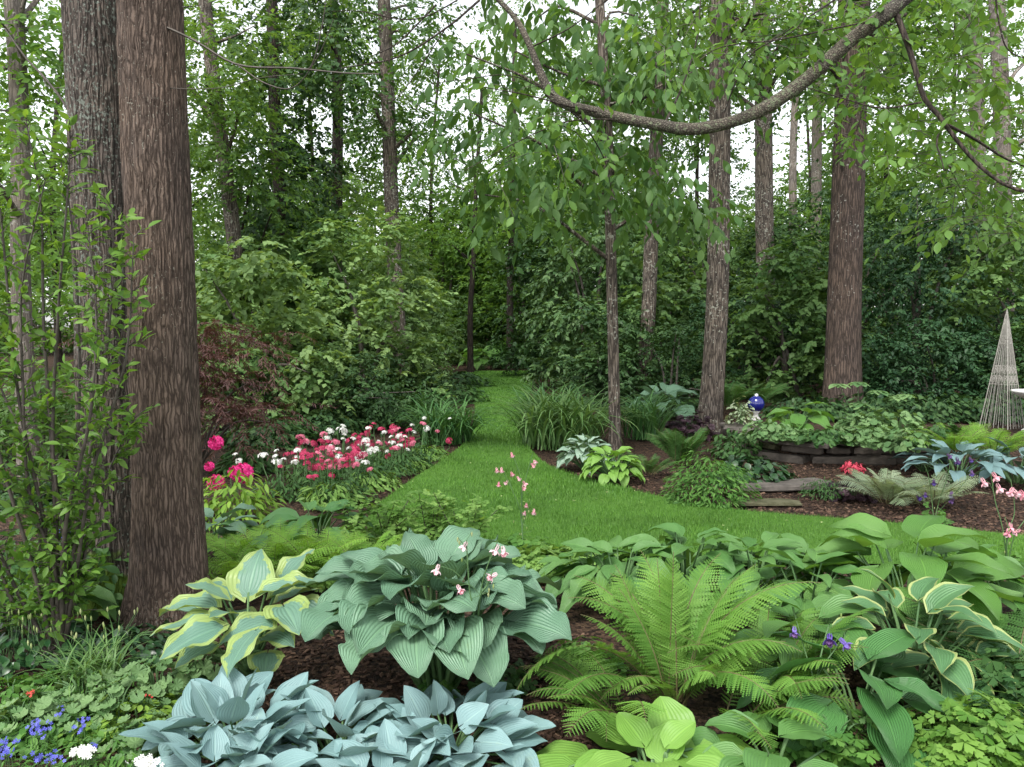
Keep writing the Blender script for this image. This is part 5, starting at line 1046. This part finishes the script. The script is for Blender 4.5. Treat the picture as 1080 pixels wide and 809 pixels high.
# ================================================================== foreground
# tall leafy shrub at the left edge
T_SHOOT = outline_leaf([0.015, 0.17, 0.21, 0.14, 0.003], fold=.3, curl=.3)
rng = RNG(600); b = P(60, 700, 3.75); b[2] = 0; ts = thing('leafy_shrub', 'tall upright shrub with fresh green leaves at the left edge before the trunks', 'shrub', b)
sb, fb = MB(), MB()
TS = [((60, 690), (50, 560), (20, 420), (8, 250), (-5, 150)), ((60, 690), (62, 520), (45, 350), (40, 220), (25, 125)), ((62, 690), (75, 560), (84, 420), (78, 260), (60, 150)), ((64, 690), (80, 560), (104, 400), (116, 300), (122, 220)), ((70, 690), (80, 600), (100, 500), (132, 380), (140, 250)), ((58, 690), (30, 600), (-5, 450), (-30, 300), (-40, 170)), ((56, 690), (10, 600), (-40, 480), (-60, 300)), ((64, 690), (70, 600), (60, 480), (62, 340), (75, 200), (70, 140)),
      ((55, 690), (20, 640), (-10, 560), (-20, 440), (-10, 330)), ((62, 690), (55, 600), (28, 520), (22, 400), (25, 300), (40, 190)), ((68, 690), (80, 620), (100, 540), (122, 480), (138, 440)), ((64, 690), (72, 560), (95, 440), (100, 330), (92, 230)), ((60, 690), (45, 600), (38, 500), (-5, 380), (-15, 260))]
LP, LD = [], []
for k, pl in enumerate(TS):
    dY = rng.uniform(-.25, .3); c = curve([P(x + rng.normal(0, 3), y, 3.75 + dY * min(1, (690 - y) / 250)) for x, y in pl], 46); c[0] = b + rng.normal(0, .08, 3) * np.array([1, 1, 0]); add_tube(sb, c, np.linspace(.012, .0025, 46), 5)
    for q in range(5, 46):
        for _ in range(1 + (rng.random() < .75)):
            a = rng.uniform(0, 6.28); l = rng.uniform(.04, .21) * (1 - .5 * q / 46); d = np.array([math.cos(a), math.sin(a), rng.uniform(.1, .9)]); e = c[q] + nrm(d) * l; add_tube(sb, [c[q], c[q] * .5 + e * .5 + np.array([0, 0, .01]), e], [.0028, .002, .001], 4)
            nl = int(2 + l * 30)
            for s in np.linspace(.25, 1, nl): LP.append(c[q] + (e - c[q]) * s); LD.append(nrm(d) * .7 + rng.normal(0, .55, 3))
LP, LD = np.array(LP), np.array(LD); LD[:, 2] += .1; n = len(LP)
fb.inst(T_SHOOT, LP, LD, np.array([0, -.25, 1.0]) + rng.normal(0, .5, (n, 3)), rng.uniform(.03, .072, n), np.clip(rng.random(n) * .7 + .3 * (LP[:, 2] / 2.6), 0, 1))
fb.build('foliage', M['leaf_near'], ts); sb.build('stem', M['twig'], ts)

# the big blue green hosta
hosta('huge blue green hosta with ribbed leaves on a fan of pale stalks', onto(462, 722), 0.60, 0.56, 74, 0.245, 0.25, 'h_big', 610, name='hosta', sm='stalk', droop=(.4, .9), cup=(.2, .5), rx=.62, wave=.07, low=.70, pitch=(1.0, -.2), stalk_r=.0075, size_t=.3, group='large hostas of the front bed', lobe=.25, pa=.60)
HF = dict(group='large hostas of the front bed')
# variegated hosta
b = onto(262, 712); vl = []
for (x, y, Y, az, pt, l, w, ro) in [(262, 625, 3.7, 1.5, .95, .24, .19, 0), (225, 640, 3.55, 3.0, .1, .30, .16, .1), (225, 652, 3.45, 3.3, -.05, .28, .15, .0), (232, 662, 3.3, 3.9, -.1, .26, .16, .2), (240, 630, 3.75, 2.5, .3, .27, .16, -.1), (285, 655, 3.4, 4.0, .05, .24, .13, .35), (300, 640, 3.5, 5.2, .0, .24, .17, -.2), (290, 628, 3.6, .3, .5, .22, .17, 0), (312, 640, 3.6, 5.9, -.1, .22, .16, -.2), (282, 690, 3.35, 4.9, -.2, .15, .13, 0), (270, 665, 3.25, 4.5, -.15, .27, .15, -.35), (205, 645, 3.7, 2.8, .0, .22, .13, 0), (300, 610, 3.8, 1.0, .6, .22, .16, .2)]:
    vl.append((P(x, y, Y), az, pt, l, w * 1.2, ro))
hosta('variegated hosta with yellow margins right at the foot of the brown trunk', b, .34, .42, 9, .2, .17, 'h_var', 620, leaves=vl, droop=(.3, .9), cup=(.1, .4), wave=.085, stalk_r=.006, pitch=(.6, -.1), **HF)
# blue hostas in front
HBf = dict(size_t=.5, rx=.7, group='front edge blue hostas', cup=(.15, .45), wave=.02, droop=(.1, .5), stalk_r=.004, pitch=(1.0, .1), low=.45, pa=.52, pj=.3, aj=.5)
hosta('powder blue hosta at the front edge, leftmost, right below the variegated one', onto(250, 800), .38, .19, 50, .172, .14, 'h_blue2', 630, **HBf)
hosta('powder blue hosta at the front edge between the two big hosta clumps', onto(352, 800), .36, .135, 42, .17, .138, 'h_blue2', 631, **HBf)
hosta('powder blue hosta at the front edge, nearest the big fern', onto(475, 797), .38, .15, 50, .172, .14, 'h_blue2', 632, **HBf)
hosta('powder blue hosta cut by the lower photo edge beside the white flowers', onto(240, 845), .36, .15, 34, .155, .125, 'h_blue2', 633, **HBf)
hosta('powder blue hosta cut by the lower photo edge at the middle', onto(415, 850), .36, .13, 34, .155, .125, 'h_blue2', 634, **HBf)
# big ferns
fern('great shuttlecock fern with long bright fronds at the centre of the front bed', onto(705, 742), 25, .70, .125, 'fern', 640, e0=(1.15, 1.42), e1=(-.25, .75), npin=40, azs=[(a, l, e, f) for a, l, e, f in [(3.5, .84, 1.2, -.5), (3.1, .82, 1.25, -.2), (2.8, .72, 1.3, .05), (2.4, .68, 1.35, .4), (2.0, .64, 1.42, .8), (1.6, .6, 1.48, 1.15), (1.2, .62, 1.42, .85), (.8, .66, 1.35, .45), (.4, .8, 1.3, .1), (0, .84, 1.22, -.2), (5.95, .78, 1.15, -.5), (5.5, .58, 1.1, -.7), (3.9, .6, 1.1, -.7), (4.35, .46, 1.1, -.2), (5.1, .46, 1.1, -.2), (1.4, .56, 1.45, 1.1), (1.85, .55, 1.45, 1.0), (2.2, .62, 1.42, .8), (1.0, .63, 1.42, .8), (3.3, .64, 1.3, .0), (.2, .66, 1.3, .1), (2.6, .64, 1.38, .5), (.6, .64, 1.4, .6), (3.75, .66, 1.0, -.4), (5.75, .64, 1.0, -.3)]], rr=.005, group='front bed ferns')
fern('bright fern at the right side of the great shuttlecock fern', onto(800, 735), 15, .58, .11, 'fern', 641, e0=(.9, 1.2), e1=(-.6, .2), npin=34, group='front bed ferns')
fern('small fern with spreading fronds in front of the great fern', onto(660, 765), 13, .5, .09, 'fern', 642, e0=(.7, 1.1), e1=(-.6, .0), npin=28, sect=(2.0, 4.8), group='front bed ferns')
fern('dark cut leaved fern at the right photo edge beside the yellow margined hosta', onto(1075, 735), 18, .55, .13, 'fern_dk', 643, e0=(.8, 1.3), e1=(-.5, .3), npin=26, group='front bed ferns')
fern('small fern arching out in front of the right side of the great fern', onto(770, 765), 11, .48, .09, 'fern', 644, e0=(.7, 1.1), e1=(-.6, .0), npin=28, sect=(-1.6, 1.0), group='front bed ferns')
hosta('soft green hosta at the lower photo edge right of the lime green one', onto(815, 822), .3, .17, 11, .2, .16, 'h_mid', 645, pitch=(.5, -.2), rx=.65, **HF)
mound('low bright leaves filling the mulch between the big hosta and the great fern', onto(612, 705), (.2, .2, .13), 130, T_TRI, .055, 'leaf_herb', 646, up=.7)
mound('low leaves on the mulch right under the great fern tips', onto(845, 790), (.2, .18, .12), 120, T_TRI, .05, 'leaf_herb', 647, up=.7)
# lime hosta below the fern
b = onto(690, 825); vl = [(P(x, y + 9, Y), az, pt, l, w, ro) for x, y, Y, az, pt, l, w, ro in [(712, 770, 2.85, 1.8, .75, .17, .16, 0), (668, 775, 2.95, 2.7, .15, .20, .15, .2), (650, 800, 2.75, 3.2, .0, .24, .15, .15), (690, 800, 2.7, 4.4, .1, .2, .16, 0), (725, 790, 2.7, 5.3, .2, .19, .15, -.1), (745, 785, 2.75, 6.0, .1, .2, .16, -.2), (640, 815, 2.65, 3.6, -.1, .2, .14, .1), (700, 790, 2.7, 1.2, .6, .15, .13, .2), (760, 810, 2.7, 5.9, -.1, .2, .15, -.1), (615, 790, 2.8, 3.0, .1, .2, .15, .1), (600, 800, 2.72, 3.4, .0, .19, .15, .1)]]
hosta('lime green hosta with smooth broad leaves at the lower edge under the fern', b, .28, .14, 12, .17, .15, 'h_lime', 650, leaves=[(p, a, t, l, w * 1.15, r) for p, a, t, l, w, r in vl], rx=.6, pa=.62, droop=(.2, .6), cup=(.05, .3), wave=.03, pitch=(.5, -.1), **HF)
hosta('dark green hosta with large corrugated leaves right of the great fern', onto(905, 765), .40, .30, 17, .30, .22, 'h_dark', 651, pitch=(.5, -.4), droop=(.4, .9), cup=(.1, .3), **HF)
hosta('soft green hosta with wide leaves under the violet columbine', onto(855, 715), .36, .33, 14, .28, .2, 'h_mid', 652, pitch=(.5, -.2), **HF)
hosta('green hosta with cream yellow leaf margins at the right of the front bed', onto(962, 728), .46, .43, 30, .21, .145, 'h_gold', 653, pitch=(.9, -.3), cup=(.2, .5), **HF)
hosta('fainter yellow margined hosta below the cream margined one', onto(1010, 745), .36, .26, 14, .19, .12, 'h_gold', 654, pitch=(.5, -.3), **HF)
hosta('tall chartreuse hosta with deeply ribbed leaves at the lawn near edge', onto(955, 660), .55, .52, 26, .36, .25, 'h_chart', 655, pitch=(.6, -.4), droop=(.5, 1.1), **HF)
hosta('pale broad leaved hosta at the right photo edge above the cut leaved fern', onto(1065, 672), .5, .36, 20, .3, .19, 'h_mid', 656, pitch=(.5, -.3), **HF)
for i, (x, y, R, H, n, L, lab) in enumerate([(655, 640, .42, .40, 22, .24, 'mid green hosta just behind the left half of the great fern'), (725, 632, .45, .44, 24, .25, 'mid green hosta behind the middle of the great fern'), (795, 640, .45, .42, 24, .24, 'mid green hosta left of the chartreuse one'), (850, 660, .40, .40, 18, .22, 'mid green hosta between the fern tips and the chartreuse one'), (620, 625, .35, .3, 14, .22, 'low mid green hosta right behind the big blue green one'), (860, 625, .35, .33, 14, .22, 'mid green hosta touching the lawn left of the chartreuse one'), (1015, 640, .4, .36, 16, .26, 'mid green hosta at the lawn right of the chartreuse one')]):
    hosta(lab, onto(x, y), R * 1.05, H * .9, int(n * 1.6), L * .92, L * .52, 'h_mid', 660 + i, pitch=(.6, -.5), droop=(.4, 1.1), low=.5, group='mid green hostas along the lawn', pa=.6)
# violet columbine
b = onto(852, 748)
columbine('violet columbine on thin stalks right of the great fern', b, [pp((858, 720, 3.1), (850, 690, 3.15), (840, 655, 3.2)), pp((860, 720, 3.1), (866, 690, 3.1), (874, 660, 3.15), (880, 655, 3.1)), pp((864, 710, 3.1), (884, 680, 3.1), (893, 665, 3.05))], pp((838, 667, 3.15), (875, 675, 3.1), (891, 679, 3.0)), 'violet', 'mauve', 670, size=.042, nleaf=34, lrad=.16, lh=.16, lsz=.06, buds=4, group='columbines')
# pale pink columbine above the big hosta
b = onto(505, 722)
columbine('pale pink columbine flowering through the big blue green hosta', b, [pp((505, 650, 3.15), (510, 610, 3.1), (525, 570, 3.1)), pp((500, 650, 3.1), (495, 620, 3.05), (492, 570, 3.05)), pp((505, 640, 3.05), (515, 615, 3.0), (520, 600, 3.0))], pp((490, 576, 3.05), (523, 580, 3.1), (531, 582, 3.1), (485, 622, 2.95), (519, 608, 3.0), (461, 601, 3.05)), 'pink_lt', 'pink', 671, size=.034, nleaf=0, buds=8, group='columbines')
mound('tiny round leaved plant at the foot of the big hosta stalks', onto(525, 722), (.15, .12, .11), 90, T_TRI, .045, 'leaf_herb_dk', 672)
mound('small columbine foliage tuft left of the big hosta stalks, on the mulch', onto(462, 735), (.1, .09, .08), 40, T_TRI, .045, 'leaf_herb', 673)
mound('bright three lobed foliage in front of the dark ribbed hosta', onto(880, 800), (.2, .16, .2), 110, T_TRI, .05, 'leaf_herb', 674, up=.8)
mound('bright green lobed leaf plant in the lower right corner', onto(1035, 812), (.34, .25, .26), 900, T_TRI, .05, 'leaf_cut', 675, up=.75, lay=(.5, 1))
mound('lobed leaf plant rising at the right edge above the corner plant', onto(1085, 770), (.3, .25, .33), 480, T_TRI, .055, 'leaf_herb_dk', 676, up=.75)

# ground layer in the lower left
GL = dict(group='ground layer at the lower left')
mound('dark glossy evergreen groundcover at the foot of the big trunks', onto(128, 690), (.34, .22, .16), 420, T_OVAL, .055, 'leaf_gloss', 680, up=.6, **GL)
mound('dark groundcover under the left of the tall leafy shrub', onto(20, 690), (.4, .3, .2), 420, T_OVAL, .06, 'leaf_gloss', 681, up=.6, **GL)
for i, (x, y, w, h, n, sz, lab) in enumerate([(165, 735, .2, .17, 80, .065, 'scalloped round leaved plant under the variegated hosta'), (125, 760, .24, .15, 130, .055, 'scalloped round leaved plant in the middle of the lower left'), (165, 790, .2, .13, 100, .058, 'scalloped round leaved plant beside the blue hosta'), (20, 775, .2, .14, 70, .07, 'round leaved plant at the lower left photo edge'), (85, 740, .2, .12, 60, .06, 'small round leaved plant before the grassy tuft'), (212, 722, .14, .16, 40, .07, 'round leaved plant between variegated hosta and front blue hosta')]):
    mound(lab, onto(x, y), (w, w * .8, h), n, T_ROUND, sz, 'leaf_geranium', 683 + i, up=.75, lay=(.6, 1), **GL)
for i, (x, y, lab) in enumerate([(60, 770, 'low bright green leaf mat under the blue flowers'), (120, 800, 'bright green leaf mat at the lower photo edge'), (10, 740, 'bright green leaf mat at the left photo edge'), (90, 722, 'thin mat of green leaves before the tall leafy shrub'), (150, 765, 'yellow green leaf mat between the round leaved plants')]):
    mound(lab, onto(x, y), (.28, .22, .09), 520, T_LANCE if i % 2 else T_OVAL, .042, 'leaf_herb' if i < 4 else 'leaf_lime', 695 + i, up=.6, stems=6, **GL)
strap_clump('yellow green grassy tuft leaning left below the shrub', onto(95, 722), 110, .30, .007, 'strap_light', 705, e0=(.7, 1.4), e1=(-.7, .1), rad=.12, name='grass_tuft')
rng = RNG(706); b = onto(75, 700); t_ = thing('seed_head_plant', 'tuft of thin stems with pale bud heads below the tall shrub', 'plant', b); sb, bb_ = MB(), MB()
for k in range(46):
    s0 = b + np.array([rng.uniform(-.28, .22), rng.uniform(-.1, .1), 0]); e = s0 + np.array([rng.normal(0, .05), rng.normal(0, .04), rng.uniform(.12, .25)]); add_tube(sb, [s0, (s0 + e) / 2 + rng.normal(0, .008, 3), e], .0014, 4); bb_ = MB(); add_tube(bb_, [e - [0, 0, .006], e + [0, 0, .004], e + [0, 0, .014], e + [0, 0, .022]], [.001, .0045, .0045, .001], 5, rng.random()); bb_.build('bud', M['bud'], t_)
sb.build('stem', M['stalk'], t_)
def small_flowers(label, b, pts, mname, size, seed, name, hgt=.08, group=None, cat='flower', leaf='leaf_herb'):
    rng = RNG(seed); t_ = thing(name, label, cat, b, group); fb, sb, lf = MB(), MB(), MB(); pts = np.asarray(pts); n = len(pts)
    N = np.array([0, -.5, .8]) + rng.normal(0, .45, (n, 3)); D = np.cross(N, rng.normal(0, 1, (n, 3))); fb.inst(T_FLOWER, pts, D, N, size * rng.uniform(.75, 1.15, n), rng.random(n))
    for p in pts[::2]: add_tube(sb, [p * np.array([1, 1, 0]) + np.array([0, .01, .005]), p - np.array([0, 0, .004])], .001, 4)
    c = pts.mean(0); c[2] = 0; sp = np.maximum(pts.std(0)[:2] * 1.8, .05); dome(lf, rng, c, (sp[0], sp[1], max(.04, pts[:, 2].mean() * .8)), int(60 + n), T_LANCE, .03, .2, (.3, 1))
    fb.build('blossom', M[mname], t_); sb.build('stem', M['stalk'], t_); lf.build('foliage', M[leaf], t_); return t_
def cluster(x, y, sx, sy, n, seed, Yd=-.12):
    rng = RNG(seed); out = []
    for _ in range(n): a, c = x + rng.normal(0, sx), y + rng.normal(0, sy); g_ = G(a, c); q = P(a, c, g_[1] + Yd * 0 - .2); out.append(q)
    return out
for i, (x, y, sx, sy, n, lab) in enumerate([(42, 768, 7, 5, 34, 'blue flower cluster over the bright leaf mat'), (84, 763, 6, 5, 16, 'small blue flower cluster right of the main blue one'), (5, 790, 6, 8, 30, 'blue flower cluster at the left photo edge'), (52, 800, 10, 4, 24, 'blue flower cluster at the lower photo edge left of the white flower'), (62, 750, 3, 3, 6, 'few blue flowers behind the main blue cluster'), (100, 788, 3, 2, 5, 'few blue flowers beside the white flower')]):
    small_flowers(lab, onto(x, y + 20), cluster(x, y, sx, sy, n, 710 + i), 'blue', .0085, 720 + i, 'speedwell', group='blue flower clusters')
for i, (x, y, sx, sy, n, sz, lab) in enumerate([(88, 793, 5, 2.5, 44, .011, 'dense white flower head between blue flowers at the lower left'), (155, 804, 7, 3, 50, .011, 'white flower heads beside the blue hosta at the lower photo edge')]):
    small_flowers(lab, onto(x, y + 16), cluster(x, y, sx, sy, n, 730 + i), 'white', sz, 735 + i, 'white_flower', group='white flowers at the lower edge')
small_flowers('red and yellow flower in front of the grassy tuft', onto(33, 745), cluster(33, 732, 4, 2, 7, 740), 'red', .008, 741, 'primrose', group='small red flowers')
small_flowers('single small red flower left of the scalloped leaves', onto(157, 748), cluster(157, 734, 2, 1.2, 4, 742), 'red', .007, 743, 'primrose', group='small red flowers')
small_flowers('violet blue flower cluster seen through the tall leafy shrub', onto(66, 590), [P(66 + a, 563 + c, 5.6) for a, c in RNG(744).normal(0, 4, (26, 2))], 'blue', .016, 745, 'speedwell', group='blue flower clusters')
# hostas and leaves under the tall shrub
hosta('broad pale leaved hosta half hidden under the tall leafy shrub', onto(45, 660), .35, .32, 14, .22, .15, 'h_mid', 750, pitch=(.6, -.3), **HF)
for i, (x, y, lab) in enumerate([(20, 640, 'leafy plant behind the tall shrub at the left edge'), (90, 635, 'leafy plant between the tall shrub and the lichen flecked trunk')]):
    mound(lab, onto(x, y), (.4, .35, .45), 360, T_OVAL, .09, 'leaf_herb_dk', 752 + i, group='leafy plants behind the left shrub')
